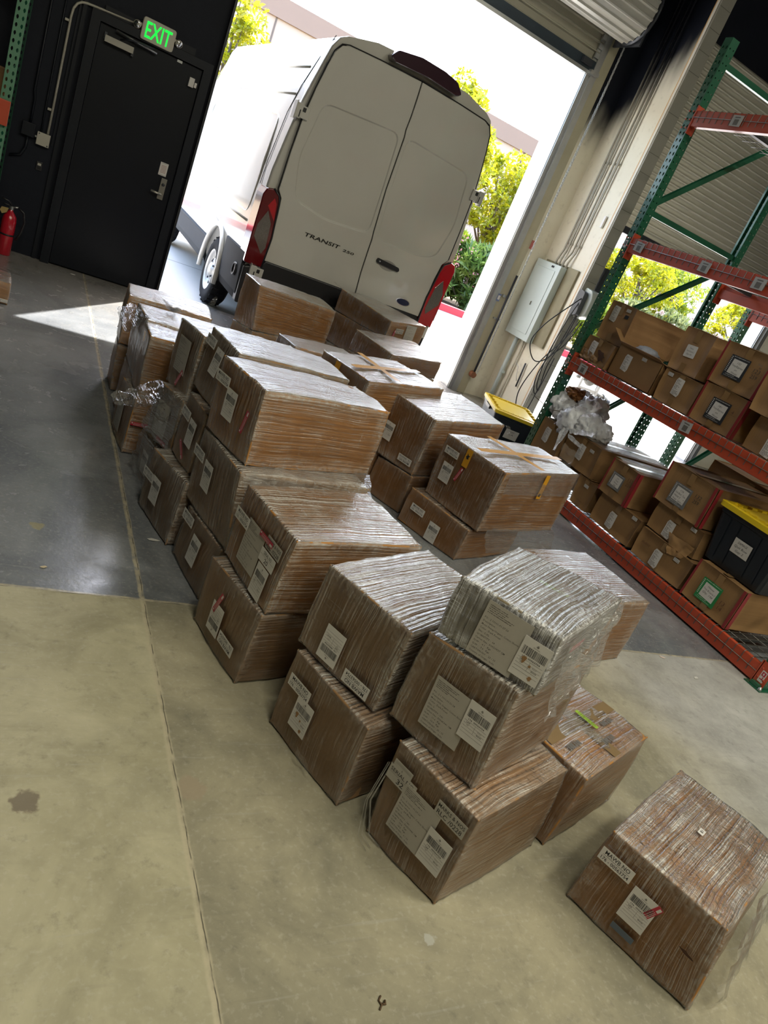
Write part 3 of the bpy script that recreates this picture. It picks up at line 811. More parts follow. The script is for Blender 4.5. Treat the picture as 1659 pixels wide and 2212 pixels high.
# brake light on the roof edge
LENSD = plain('smoked_red_lens', (.035, .012, .022), .12, 0, .1, 5, coat=1)
w = MB()
sp = [(-.385, 2.80), (-.33, 2.865), (-.1, 2.905), (.15, 2.90), (.30, 2.875), (.385, 2.80), (.345, 2.765), (0, 2.785), (-.345, 2.765)]
w.prism([V(*p, -.075) for p in rounded(sp, .02, 3)], (0, .16, 0), LENSD)
bevel(w.build('brake_light', parent=van), .012, 3)
# tail lights
RED1 = plain('red_lens', (.11, .002, .006), .1, 0, .1, 20, coat=1)
RED2 = plain('bright_red_lens', (.42, .006, .014), .12, 0, .15, 60, coat=1)
CLR = plain('ribbed_clear_lens', (.16, .14, .13), .12, .35, .35, 90, .4, coat=1)
for s in (-1, 1):
    t_ = MB()
    pl = [(s * .885, .72), (s * .875, 1.0), (s * .905, 1.30), (s * .925, 1.37), (s * .99, 1.415), (s * 1.05, 1.40), (s * 1.072, 1.34), (s * 1.066, 1.0), (s * 1.058, .72)]
    t_.prism([V(*p, -.022) for p in pl], (0, .25, 0), RED1 if s < 0 else RED2)  # right lens brighter: sunlight from behind put into its red
    tl = bevel(t_.build('tail_light', parent=van), .012, 3)
    c_ = MB()
    c_.prism([V(*p, -.026) for p in [(s * 1.04, .97), (s * 1.04, 1.08), (s * .985, 1.22), (s * .925, 1.12), (s * .905, .90), (s * .93, .84)]], (0, .01, 0), CLR)
    if s > 0: c_.prism([(VX + 1.066, VY + a, b) for a, b in ((.0, .80), (.0, 1.06), (.17, 1.16), (.17, .86))], (.009, 0, 0), CLR)
    c_.build('reversing_lens', parent=tl)
    c_ = MB()
    c_.prism([V(*p, -.0245) for p in [(s * .905, 1.15), (s * .93, 1.30), (s * .96, 1.34), (s * 1.0, 1.26)]], (0, .01, 0), RED2)
    c_.build('reflector', parent=tl)
    f_ = MB(); f_.tube([V(*p, -.020) for p in pl[:5]], .009, BLKP, 6); f_.build('lamp_surround', parent=tl)
# bumper and lower cladding
w = MB()
bp = [(-1.03, .34), (-1.045, .69), (-.90, .73), (-.86, .795), (.86, .795), (.90, .73), (1.045, .69), (1.03, .34)]
w.prism([V(*p, -.02) for p in bp], (0, .12, 0), BLKP)
w.prism([V(*p, -.07) for p in [(-.95, .36), (-.95, .60), (.95, .60), (.95, .36)]], (0, .06, 0), CLAD)
bevel(w.build('rear_bumper', parent=van), .015, 3)
for s in (-1, 1):
    w = MB()
    for y0, y1 in ((.03, .86), (1.79, 4.45)):
        z1 = .80 if y0 < 1 else .62
        pts = [(s * 1.0, .33), (s * 1.04, .42), (s * 1.055, .60), (s * 1.064, z1), (s * 1.03, z1 + .012), (s * .98, .4)]
        w.prism([V(*p, y0) for p in pts], (0, y1 - y0, 0), CLAD)
    bevel(w.build('side_cladding', parent=van), .008)
    for yy in (WR, WF):
        w = MB()
        arc = [(VX + s * 1.058, yy + .455 * math.cos(a), .38 + .455 * math.sin(a)) for a in [math.pi * k / 16 for k in range(-1, 18)]]
        w.tube(arc, .028, PAINT, 8)
        w.build('wheel_arch_lip', parent=van)
    w = MB(); w.lathe((VX + s * 1.052, VY + .22, .60), (s, 0, 0), [(0, .062), (.018, .062), (.02, .05), (.008, .045), (.008, 0)], BLKP, 28)
    w.build('side_cap', parent=van)
    # side creases and long shallow panel
    w = MB()
    for z, x in ((2.47, .915), (2.22, .963), (1.05, 1.056)):
        w.tube([(VX + s * x, VY + .33, z), (VX + s * x, VY + 3.9, z)], .012, PAINT, 8)
    pan = rounded([(.40, 1.12), (.36, 1.55), (.52, 2.02), (3.7, 2.05), (3.7, 1.12)], .12, 5)
    w.tube([(VX + s * (1.05 if z < 1.6 else 1.05 - (z - 1.6) * .13), VY + a, z) for a, z in pan], .010, PAINT, 6, True)
    w.build('side_crease', parent=van)
# roof seam lines at the rear corners
w = MB()
for s in (-1, 1):
    w.tube([V(s * .83, 2.762, .16), V(s * .90, 2.55, .20), V(s * .955, 2.30, .28), V(s * 1.0, 2.05, .3), V(s * 1.046, 1.62, .27), V(s * 1.056, 1.40, .26)], .0035, NEAR_BLACK, 5)
w.build('panel_seam', parent=van)
# wheels
TYRE = plain('tyre_rubber', (.012, .012, .013), .85, 0, .2, 14, .3, spec=.15)
RIM = plain('wheel_paint', (.50, .49, .47), .35, .35, .1, 10)
def wheel(x, y, s):
    w = MB(); w.lathe((VX + x, y, .352), (s, 0, 0), [(-.20, .22), (-.20, .315), (-.175, .345), (-.15, .352), (-.05, .352), (-.02, .345), (.0, .315), (.0, .22), (-.02, .215)], TYRE, 48)
    for k in range(48):
        a = 2 * math.pi * k / 48
        R_ = Matrix.Rotation(-a * 1, 3, 'X')
        w.box(Vector((VX + x - s * (.05 if k % 2 else .13), y, .352)) + R_ @ Vector((0, 0, .353)), (.075, .028, .012), TYRE, R_)
    t = w.build('tyre', parent=None)
    w = MB(); w.lathe((VX + x, y, .352), (s, 0, 0), [(-.02, .222), (-.004, .226), (.0, .215), (-.025, .20), (-.06, .185), (-.035, .12), (-.02, .075), (.0, .068), (.004, .0)], RIM, 40)
    for k in range(10):
        a = 2 * math.pi * k / 10
        w.lathe((VX + x - s * .045, y + .15 * math.cos(a), .352 + .15 * math.sin(a)), (s, 0, 0), [(.006, .0), (.006, .017), (0, .017)], NEAR_BLACK, 10)
    for k in range(5):
        a = 2 * math.pi * k / 5
        w.lathe((VX + x - s * .02, y + .095 * math.cos(a), .352 + .095 * math.sin(a)), (s, 0, 0), [(0, .012), (.012, .011), (.012, 0)], STEEL_D, 8)
    r = w.build('rim', parent=None)
    e = thing('wheel', None, None, (VX + x, y, .352)); e.parent = van; e.matrix_parent_inverse = Matrix.Translation(-van.location)
    for c_ in (t, r): c_.parent = e; c_.matrix_parent_inverse = Matrix.Translation(-e.location)
for yy in (WR, WF):
    for s in (-1, 1): wheel(s * 1.035, yy, s)
w = MB()
w.span((VX - .8, VY + .3, .26), (VX + .8, VY + 4.6, .36), BLKP); w.build('underbody', parent=van)
w = MB(); w.prism([(VX - .8, VY + 4.62, 2.42), (VX + .8, VY + 4.62, 2.42), (VX + .88, VY + 5.10, 1.72), (VX - .88, VY + 5.10, 1.72)], (0, .03, .03), plain('windscreen_glass', (.02, .025, .03), .05, coat=1)); w.build('windscreen', parent=van)

# ------------------------------------------------------------------ ceiling lamps
LAMPH = plain('lamp_housing', (.55, .55, .52), .5)
TUBE_ = plain('lit_tube', (1, 1, 1), .5, emit=(1.0, .93, .80), estr=14.0)
def lamp_parts(x, y):
    t = thing('ceiling_lamp', None, 'ceiling lamp', (x, y, 6.0), 0, 'strip lamps under the warehouse ceiling')
    w = MB(); w.span((x - .62, y - .16, 6.0), (x + .62, y + .16, 6.06)); w.span((x - .62, y - .16, 5.95), (x + .62, y - .14, 6.0)); w.span((x - .62, y + .14, 5.95), (x + .62, y + .16, 6.0)); w.span((x - .5, y - .01, 6.06), (x - .48, y + .01, HZ)); w.span((x + .48, y - .01, 6.06), (x + .5, y + .01, HZ)); w.build('housing', LAMPH, t)
    w = MB(); w.tube([(x - .58, y - .06, 5.98), (x + .58, y - .06, 5.98)], .016, TUBE_); w.tube([(x - .58, y + .06, 5.98), (x + .58, y + .06, 5.98)], .016, TUBE_); w.build('tube', parent=t)
    ld = bpy.data.lights.new('lamp_light', 'AREA'); ld.shape = 'RECTANGLE'; ld.size = 1.2; ld.size_y = .28; ld.energy = LAMP_WATTS; ld.color = LAMP_COLOR
    lo = bpy.data.objects.new('lamp_light', ld); COL.objects.link(lo); lo.parent = t; lo.location = (0, 0, -.055)
    return t
for x, y in LAMP_SPOTS:
    t = lamp_parts(x, y); t['label'] = 'twin-tube strip lamp under the ceiling, ' + {(0.2, -0.2): 'front row, left', (3.2, -0.2): 'front row, middle', (6.2, -0.6): 'front row, right', (0.2, -3.6): 'rear row, left', (3.2, -3.6): 'rear row, middle', (6.2, -3.6): 'rear row, right'}[(x, y)]

# ------------------------------------------------------------------ exit sign, conduit, boxes on the black wall
FW = WY - .002
def W(x, z, d=0.0): return (x, FW - d, z)
ES = plain('exit_sign_housing', (.46, .43, .36), .45, 0, .05, 8)
GLOW = plain('green_letters', (.0, .6, .06), .4, emit=(.0, 1.0, .06), estr=1.1)
t = thing('exit_sign', 'lit green EXIT sign with two lamp heads on the black wall above the door', 'exit sign', W(.785, 2.19))
w = MB(); w.prism([W(a, b, .045) for a, b in rounded([(.645, 2.10), (.925, 2.10), (.925, 2.275), (.645, 2.275)], .025, 4)], (0, -.05, 0), ES); bevel(w.build('housing', parent=t), .006)
w = MB(); put_text(w, 'EXIT', .785, 2.125, .125, GLOW, .215, True, .002, .012, 0, lambda a, b, c: W(a, b, .096 + c)); w.build('letters', parent=t)
for s in (-1, 1):
    w = MB(); cx = .785 + s * .168
    w.lathe(W(cx, 2.20, .055), (s * .35, -1, -.3), [(0, .0), (0, .018), (.02, .03), (.04, .032), (.042, .026)], ES, 20)
    w.box(W(cx - s * .02, 2.205, .06), (.03, .03, .02), ES)
    w.lathe(W(cx + s * .0145, 2.188, .0965), (s * .35, -1, -.3), [(0, .0), (0, .026), (-.004, .028)], CHROME, 20)
    w.build('lamp_head', parent=t)
t = thing('conduit_run', 'white electrical conduit bending over the black door down to a square box', 'conduit', W(.1, 1.1))
PVC = plain('conduit_paint', (.42, .40, .34), .4, .1, .1, 6)
w = MB(); pts = [W(.118, 1.08, .02), W(.112, 2.03, .02), W(.118, 2.09, .02), (.14, FW - .02, 2.135), (.17, FW - .02, 2.158), (.21, FW - .02, 2.168), (.62, FW - .02, 2.195)]
w.tube(pts, .0105, PVC, 10)
w.build('pipe', parent=t)
w = MB()
for z in (1.28, 1.99): w.box(W(.10 if z < 1.9 else .095, z, .01), (.045, .022, .018), PVC)
w.build('strap', parent=t)
w = MB(); w.box(W(.09, 1.025, .022), (.105, .044, .105), PVC); w.lathe(W(.052, 1.066, .044), (0, -1, 0), [(0, .006), (.003, 0)], STEEL_D, 8); w.lathe(W(.128, .984, .044), (0, -1, 0), [(0, .006), (.003, 0)], STEEL_D, 8); bevel(w.build('junction_box', parent=t), .003)
t = thing('switch_box', 'black painted electrical box with two black conduits left of the white square box', 'electrical box', W(-.05, 1.03))
w = MB(); w.box(W(-.035, 1.065, .025), (.105, .05, .11), DBF); bevel(w.build('box', parent=t), .003)
w = MB()
w.tube([W(-.03, 1.12, .02), W(-.03, 1.32, .02), W(-.045, 1.38, .02), W(-.045, 3.4, .02)], .011, DBF, 8)
w.tube([W(.065, 1.08, .012), W(.06, 1.30, .012), W(.05, 3.4, .012)], .008, DBF, 8)
w.tube([W(-.03, 1.01, .02), W(-.03, .92, .02), W(-.06, .84, .02), W(-.14, .81, .02)], .012, DBF, 8)
w.tube([W(.018, 1.03, .02), W(.045, 1.03, .02)], .014, STEEL, 8)
w.build('conduit', parent=t)
w = MB()
w.box(W(.20, 1.6, .01), (.03, .02, 3.2), DBF); w.box(W(.165, 2.8, .008), (.012, .016, 3.6), DBF)
tag(w.build('wall_batten', parent=None), 'black batten running up the black wall left of the door frame', 'batten')
t = thing('wall_outlet', 'small black outlet on the black wall left of the door', 'outlet', W(.10, .80))
w = MB(); w.box(W(.10, .80, .006), (.05, .012, .075), BLKP); bevel(w.build('cover', parent=t), .004)
w = MB(); w.box(W(.10, .815, .013), (.028, .004, .02), PVC); w.box(W(.10, .785, .013), (.028, .004, .02), NEAR_BLACK); w.build('socket', parent=t)
# fire extinguisher
EXR = plain('extinguisher_red', (.45, .008, .022), .22, 0, .06, 6, coat=.8)
ex, ey = -.045, 7.56
t = thing('fire_extinguisher', 'red fire extinguisher standing on the floor against the black wall', 'fire extinguisher', (ex, ey, 0))
w = MB(); w.lathe((ex, ey, 0), (0, 0, 1), [(0, 0), (.0, .052), (.006, .058), (.30, .058), (.34, .052), (.365, .034), (.385, .018), (.40, .016)], EXR, 36); w.build('cylinder', parent=t)
w = MB(); w.lathe((ex, ey, .175), (0, 0, 1), [(0, .0585), (0, .0605), (.014, .0605), (.014, .0585)], BLKP, 36); w.build('band', parent=t)
w = MB(); w.cyl((ex, ey, .395), (ex, ey, .425), .02, STEEL, 16); w.tube([(ex + .01, ey, .42), (ex + .055, ey, .43)], .009, STEEL, 8); w.build('valve', parent=t)
w = MB(); w.tube([(ex, ey, .43), (ex - .03, ey - .01, .46), (ex - .085, ey - .02, .475)], .008, BLKP, 8); w.tube([(ex, ey, .425), (ex - .07, ey - .015, .43)], .007, BLKP, 8); w.build('lever', parent=t)
w = MB(); w.tube([(ex + .05, ey, .43), (ex + .10, ey, .40), (ex + .12, ey, .32), (ex + .105, ey - .01, .22), (ex + .075, ey - .01, .15)], .010, BLKP, 10); w.build('hose', parent=t)
w = MB(); w.prism([(ex - .02, ey - .05, .41), (ex - .075, ey - .05, .405), (ex - .085, ey - .05, .375), (ex - .065, ey - .055, .35), (ex - .03, ey - .055, .37)], (0, .001, 0), plain('yellow_tag', (.34, .24, .08), .6)); w.build('inspection_tag', parent=t)

# ------------------------------------------------------------------ electrical things on the fin wall
FX = 5.562
t = thing('electrical_panel', 'tall grey electrical panel on the cream side of the fin wall', 'electrical panel', (FX, 7.5, .91))
PG = plain('panel_grey', (.52, .60, .60), .4, 0, .04, 3)
w = MB(); w.span((FX - .115, 7.27, .905), (FX - .025, 7.80 - .03, 1.835)); bevel(w.build('cabinet', PG, t), .005)
w = MB(); w.span((FX - .122, 7.34, .98), (FX - .114, 7.71, 1.76)); bevel(w.build('door', PG, t), .003)
w = MB(); w.box((FX - .127, 7.50, 1.33), (.012, .02, .045), CHROME); w.build('latch', parent=t)
w = MB(); w.box((FX - .117, 7.42, 1.80), (.004, .05, .022), STEEL_D); w.build('name_plate', parent=t)
MBD = plain('weathered_backboard', (.27, .245, .16), .85, 0, .25, 9, .2)
o = bevel(MB().span((FX - .024, 7.06, .92), (FX - .002, 7.72, 1.86)).build('backboard', MBD), .003)
tag(o, 'weathered olive backboard behind the grey electrical panel', 'board')
# conduits above the panel
mtc, nt, oo = new_mat('conduit_sprayed')
p = pos(nt); X, Y, Z = xyz(nt, p)
hh = math_(nt, 'ADD', Z, math_(nt, 'MULTIPLY', noise_(nt, p, 3, 2), .5))
principled(nt, oo, mixc(nt, smooth(nt, hh, 3.7, 4.4), (.40, .38, .32), (.015, .017, .024)), .4, .2)
for k, (y0, y1) in enumerate(((7.50, 7.50), (7.455, 7.44), (7.40, 7.33), (7.345, 7.265))):
    t_ = MB(); b0 = .025
    t_.tube([(FX - b0 - .02, y0 - .02 * k, 1.83), (FX - b0 - .02, y0 - .02 * k, 1.90), (FX - b0, y1 - .01, 2.02), (FX - b0, y1 - .01, HZ)], .0125, mtc, 8)
    t_.box((FX - .008, y1 - .01, 3.02), (.014, .055, .02), mtc); t_.box((FX - .008, y1 - .01, 2.1), (.014, .055, .02), mtc)
    tag(t_.build('conduit'), ('first', 'second', 'third', 'fourth')[k] + ' conduit from the corner, rising from the grey panel up the fin wall', 'conduit', 'conduits rising from the electrical panel')
t_ = MB(); t_.tube([(FX - .05, 7.56, .90), (FX - .05, 7.56, .0)], .026, PG, 12); t_.box((FX - .04, 7.56, .45), (.03, .09, .03), PG)
tag(t_.build('conduit'), 'thick grey conduit dropping from the electrical panel to the floor', 'conduit')
t_ = MB(); t_.tube([(FX - .03, 7.42, .90), (FX - .03, 7.42, .0)], .014, plain('cream_pipe', (.55, .52, .42), .4), 10)
tag(t_.build('pipe'), 'thin cream pipe beside the thick conduit below the electrical panel', 'pipe')
t_ = MB(); t_.box((FX - .012, 7.06, 2.42), (.024, .035, .13), WHITE_TRIM); bevel(t_.build('sensor'), .005)
tag(bpy.data.objects['sensor'], 'small white upright sensor on the fin wall above the panel', 'sensor')
t_ = MB(); t_.tube([(FX - .02, 7.22, .68), (FX - .02, 7.20, .38)], .010, STEEL_D, 8); t_.tube([(FX - .02, 7.38, .62), (FX - .04, 7.30, .60), (FX - .03, 7.27, .50), (FX - .02, 7.24, .44)], .005, M_PAPER, 6)
tag(t_.build('pipe_clamp'), 'bent metal clamp and white wire on the fin wall beside the cream pipe', 'clamp')
# hanging hoist chain loop
t = thing('hand_chain', 'steel hand chain looped beside the open roll-up door', 'chain', (5.17, 7.66, .3))
for sx in (0, 1):
    w = MB(); k = 0; z = 4.2
    y0 = 7.60; x0 = 5.20 + sx * .035
    while z > .32:
        xx = x0 + .006 * math.sin(z * 2 + sx); yy = y0 + .04 * sx
        rr = 3.1416 / 2 if k % 2 else 0
        ring_ = []
        for q in range(8):
            a = 2 * math.pi * q / 8
            u_ = math.cos(a) * .0085; v_ = math.sin(a) * .019
            ring_.append((xx + (u_ if rr else 0), yy + (0 if rr else u_), z + v_))
        w.tube(ring_, .0026, STEEL, 4, True)
        z -= .0285; k += 1
    w.build('chain', parent=t)
w = MB(); w.tube([(5.235, 7.70, .30), (5.235, 7.71, 1.55)], .014, STEEL_D, 8); w.cyl((5.235, 7.68, .27), (5.235, 7.75, .27), .04, plain('rusty_iron', (.25, .10, .05), .8, 0, .2, 20), 16)
w.build('chain_guide', parent=t)
w = MB(); w.box((5.235, 7.735, 1.0), (.10, .03, .02), STEEL); w.box((5.20, 7.735, 1.28), (.05, .03, .03), STEEL); w.build('bracket', parent=t)
t_ = MB(); t_.box((5.135, WY - .068, 1.24), (.045, .004, .09), plain('blue_label', (.14, .18, .32), .5)); t_.box((5.135, WY - .0705, 1.24), (.03, .002, .05), M_PAPER)
tag(t_.build('guide_sticker'), 'small blue and white sticker on the steel door guide', 'sticker')
t_ = MB(); t_.box((5.27, WY - .062, 1.93), (.05, .008, .10), plain('faded_red_tag', (.42, .12, .10), .5)); tag(t_.build('lock_tag'), 'faded red tag hanging on the pilaster behind the chain', 'tag')
# cable reel box with hanging cables
t = thing('cable_holder', 'pale rounded plastic reel box on the fin wall end with black cables looped over it', 'cable holder', (5.66, 6.86, 1.35))
w = MB(); w.prism([(5.735, a, b) for a, b in rounded([(6.905, 1.38), (6.905, 1.74), (6.76, 1.72), (6.71, 1.62), (6.71, 1.44)], .04, 4)], (-.13, 0, 0), plain('translucent_casing', (.44, .49, .45), .3, 0, .05, 5, coat=.4))
bevel(w.build('casing', parent=t), .012, 3)
w = MB(); w.prism([(5.605, a, b) for a, b in rounded([(6.905, 1.40), (6.905, 1.70), (6.80, 1.68), (6.79, 1.42)], .03, 4)], (-.06, 0, 0), plain('dark_casing', (.07, .075, .085), .4)); w.build('reel', parent=t)
CAB = plain('black_cable', (.012, .012, .014), .45)
def bez(P, n=14):
    out_ = []
    for i in range(len(P) - 1):
        p0 = Vector(P[max(i - 1, 0)]); p1 = Vector(P[i]); p2 = Vector(P[i + 1]); p3 = Vector(P[min(i + 2, len(P) - 1)])
        for k in range(n):
            t_ = k / n
            out_.append(.5 * ((2 * p1) + (p2 - p0) * t_ + (2 * p0 - 5 * p1 + 4 * p2 - p3) * t_ * t_ + (3 * p1 - p0 - 3 * p2 + p3) * t_ ** 3))
    out_.append(Vector(P[-1])); return out_
w = MB()
for P_ in ([(5.60, 6.84, 1.64), (5.45, 6.78, 1.52), (5.17, 6.72, 1.22), (5.09, 6.72, .98), (5.28, 6.75, .80), (5.48, 6.78, .92), (5.56, 6.8, 1.30), (5.60, 6.84, 1.62)],
           [(5.59, 6.84, 1.63), (5.50, 6.80, 1.42), (5.42, 6.76, .95), (5.44, 6.74, .60), (5.52, 6.75, .50), (5.50, 6.78, .80), (5.58, 6.8, 1.2), (5.61, 6.84, 1.60)],
           [(5.66, 6.80, 1.38), (5.55, 6.78, 1.12), (5.34, 6.74, .80), (5.24, 6.72, .42), (5.36, 6.72, .16), (5.46, 6.72, .22), (5.50, 6.74, .60)],
           [(5.70, 6.80, 1.38), (5.58, 6.76, 1.08), (5.42, 6.74, .86), (5.40, 6.74, .60), (5.50, 6.74, .46), (5.53, 6.76, .9)]):
    w.tube(bez(P_), .0065, CAB, 7)
w.build('cable', parent=t)
t_ = MB(); t_.span((5.742, 6.88, 1.70), (5.80, 6.93, 2.0), STEEL_D); tag(t_.build('downpipe_box'), 'grey metal box on the back of the fin wall above the reel box', 'box')

# ------------------------------------------------------------------ pallet racks
GREEN = plain('rack_green', (.012, .105, .055), .38, .1, .12, 5, coat=.3)
GREENL = plain('weathered_rack_green', (.10, .24, .15), .5, .1, .15, 5)
ORANGE = plain('rack_orange', (.47, .065, .025), .42, 0, .14, 6, .05, coat=.2)
WIRE = plain('wire_zinc', (.16, .155, .145), .4, .7, .1, 20)
def perforated(w, o, uu, vv, width, height, pitch, hole, mat, tear=False):
    """strip with real holes: o corner, uu across, vv up, two columns"""
    o = Vector(o); uu = Vector(uu); vv = Vector(vv)
    n_ = int(height / pitch); hw = width / 2
    for c in (0, 1):
        for k in range(n_):
            b = o + uu * (c * hw) + vv * (k * pitch)
            sq = [(0, 0), (hw / 2, 0), (hw, 0), (hw, pitch / 2), (hw, pitch), (hw / 2, pitch), (0, pitch), (0, pitch / 2)]
            ho = []
            for (a, d) in sq:
                ang = math.atan2(d - pitch / 2, a - hw / 2)
                rx, ry = (hole * (.75 if (tear and math.sin(ang) < 0) else 1), hole * (1.7 if tear else 1))
                ho.append((hw / 2 + math.cos(ang) * rx, pitch / 2 + math.sin(ang) * ry))
            vs = [b + uu * a + vv * d for a, d in sq + ho]
            w.add(vs, [(i, (i + 1) % 8, 8 + (i + 1) % 8, 8 + i) for i in range(8)], mat)
    top = n_ * pitch
    if height - top > .001:
        a = o + vv * top
        w.add([a, a + uu * width, a + uu * width + vv * (height - top), a + vv * (height - top)], [(0, 1, 2, 3)], mat)
def upright(x, y, s, H, parent, mat, name='upright', z0=.01):
    """column: perforated front facing -x*s, two perforated sides"""
    w = MB(); wd = .076
    perforated(w, (x, y - wd / 2, z0), (0, 1, 0), (0, 0, 1), wd, H, .0508, .0085, mat, True)
    for yy in (-wd / 2, wd / 2):
        perforated(w, (x, y + yy, z0), (s, 0, 0), (0, 0, 1), wd, H, .0508, .0062, mat)
    for yy in (-1, 1):
        a = y + yy * wd / 2
        w.add([(x + s * wd, a, z0), (x + s * wd, a - yy * .02, z0), (x + s * wd, a - yy * .02, z0 + H), (x + s * wd, a, z0 + H)], [(0, 1, 2, 3)], mat)
    o = w.build(name, mat, parent, fix=False)
    md = o.modifiers.new('t', 'SOLIDIFY'); md.thickness = .0022; md.offset = 0
    return o
def brace(a, b, parent, mat, name='brace'):
    a = Vector(a); b = Vector(b); d = (b - a).normalized(); q = Vector((0, 1, 0)); r_ = d.cross(q).normalized()
    w = MB(); h_ = .02
    for off, ht in ((q * .016, r_ * h_), (-q * .016, r_ * h_)):
        w.add([a + off - ht, a + off + ht, b + off + ht, b + off - ht], [(0, 1, 2, 3)], mat)
    w.add([a - q * .016 - r_ * h_, a + q * .016 - r_ * h_, b + q * .016 - r_ * h_, b - q * .016 - r_ * h_], [(0, 1, 2, 3)], mat)
    o = w.build(name, mat, parent, fix=False)
    md = o.modifiers.new('t', 'SOLIDIFY'); md.thickness = .002; md.offset = 0
    return o
def frame_braces(x0, x1, y, parent, mat, H):
    z = .18; up = True
    xs = (x0 + .07, x1 - .07)
    levels = [.18, .62, 1.30, 1.62, 2.40, 3.50]
    for z in (.18, 1.35, 2.40, 3.50): brace((xs[0], y, z), (xs[1], y, z), parent, mat)
    brace((xs[0], y, .26), (xs[1], y, 1.27), parent, mat); brace((xs[0], y, 1.43), (xs[1], y, 2.30), parent, mat); brace((xs[0], y, 2.47), (xs[1], y, 3.43), parent, mat)
def beam(x, y0, y1, ztop, parent, s=1, h=.115, deck=True):
    """front beam with connectors; s=+1 when its outer face looks to -x"""
    w = MB()
    w.prism([(x, y0 + .04, ztop - h), (x, y0 + .04, ztop), (x + s * .035, y0 + .04, ztop), (x + s * .035, y0 + .04, ztop - .035), (x + s * .05, y0 + .04, ztop - .035), (x + s * .05, y0 + .04, ztop - h)], (0, y1 - y0 - .08, 0), ORANGE)
    o = bevel(w.build('beam', parent=parent), .004)
    for yy, sg in ((y0, 1), (y1, -1)):
        c = MB()
        c.span((x - s * .006, yy - .04, ztop - .165), (x - s * .002, yy + .05 * sg, ztop + .035), ORANGE)
        c.span((x - s * .006, yy + .04 * sg - .002, ztop - .165), (x + s * .07, yy + .04 * sg + .003, ztop + .035), ORANGE)
        for k in range(3):
            for q in (-.022, .022): c.lathe((x - s * .006, yy + q, ztop - .13 + k * .06), (-s, 0, 0), [(0, .007), (.004, .006), (.004, 0)], ORANGE, 8)
        c.build('beam_connector', parent=o)
    return o
def wire_deck(x0, x1, y0, y1, ztop, parent, drop=.085):
    w = MB(); y = y0 + .05
    while y < y1 - .04:
        jit = random.uniform(-.004, .004)
        w.tube([(x0 - .006, y + jit, ztop - drop), (x0 - .006, y + jit * .5, ztop - .004), (x0 + .004, y, ztop + .006), (x0 + .06, y, ztop + .006), (x1 - .02, y, ztop + .006), (x1 + .004, y, ztop + .004), (x1 + .004, y, ztop - .03)], .0027, WIRE, 5, cap=False)
        y += .0635
    x = x0 + .09
    while x < x1:
        w.tube([(x, y0 + .05, ztop + .001), (x, y1 - .05, ztop + .001)], .0027, WIRE, 5); x += .115
    w.tube([(x0 - .009, y0 + .05, ztop - .05), (x0 - .009, y1 - .05, ztop - .05)], .0027, WIRE, 5)
    w.tube([(x0 - .009, y0 + .05, ztop - drop), (x0 - .009, y1 - .05, ztop - drop)], .0022, WIRE, 5) if False else None
    for yy in (y0 + .35, (y0 + y1) / 2, y1 - .35):
        w.span((x0 + .04, yy - .02, ztop - .028), (x1 - .04, yy + .02, ztop - .003), plain('deck_channel', (.05, .05, .052), .5, .5))
    return w.build('wire_deck', WIRE, parent)
RX, RXB, RY0, RY1 = 4.25, 5.39, 2.13, 5.01
rk = thing('pallet_rack', 'green and orange pallet rack full of cartons on the right', 'pallet rack', (RX, RY0, 0))
for yy in (RY0, RY1):
    for xx, s in ((RX, 1), (RXB + .076, -1)):
        u_ = upright(xx, yy, s, 3.65, rk, GREEN)
        w = MB(); w.span((xx - (.05 if s > 0 else .09), yy - .06, 0), (xx + (.09 if s > 0 else .05), yy + .06, .008), GREEN)
        w.span((xx - .04 * s, yy - .03, 0), (xx + .0, yy + .03, .03), GREEN)
        w.lathe((xx - .035 * s if s > 0 else xx + .035, yy - .045, .008), (0, 0, 1), [(0, .012), (.012, .011), (.014, .006), (.02, .006), (.02, 0)], STEEL, 10)
        w.build('base_plate', parent=u_)
    frame_braces(RX, RXB + .076, yy, rk, GREEN, 3.65)
LV = (.128, 1.160, 2.178, 3.150)
for z in LV:
    bf = beam(RX - .004, RY0, RY1, z, rk, 1)
    beam(RXB + .08, RY0, RY1, z, rk, -1)
    if z > 0.05: wire_deck(RX, RXB + .075, RY0, RY1, z, rk)
# location tags on the front beams
BT = plain('tag_plastic', (.42, .42, .42), .3, 0, .06, 20)
for z, ys, big in ((3.150, (4.52,), 0), (2.178, (4.84, 4.12, 3.62), 1), (1.160, (4.78, 3.55), 1)):
    for y in ys:
        w = MB(); zc = z - .055
        w.box((RX - .016, y, zc), (.002, .10, .075), BT, Matrix.Rotation(random.uniform(-.12, .12), 3, 'X'))
        w.box((RX - .0175, y, zc - .01), (.001, .042, .038), M_INKG); w.box((RX - .0175, y, zc + .022), (.001, .05, .008), M_INKG)
        w.build('location_tag', parent=rk)
# warning sticker on the low near connector
w = MB(); w.box((RX - .0115, RY0 - .004, .075), (.001, .036, .075), M_PAPER); 
w.box((RX - .0125, RY0 - .004, .092), (.001, .024, .026), M_REDS); w.box((RX - .0135, RY0 - .004, .092), (.001, .008, .014), M_PAPER); w.box((RX - .0125, RY0 - .004, .058), (.001, .022, .005), M_REDS); w.box((RX - .0125, RY0 - .010, .066), (.001, .005, .018), M_REDS); w.build('connector_sticker', parent=rk)
for z in (2.178, 1.16):
    w = MB(); w.box((RX - .0115, RY1 + .0, z - .06), (.001, .032, .06), M_PAPER); w.box((RX - .0125, RY1 + .0, z - .055), (.001, .02, .03), M_INKG); w.build('connector_sticker', parent=rk)
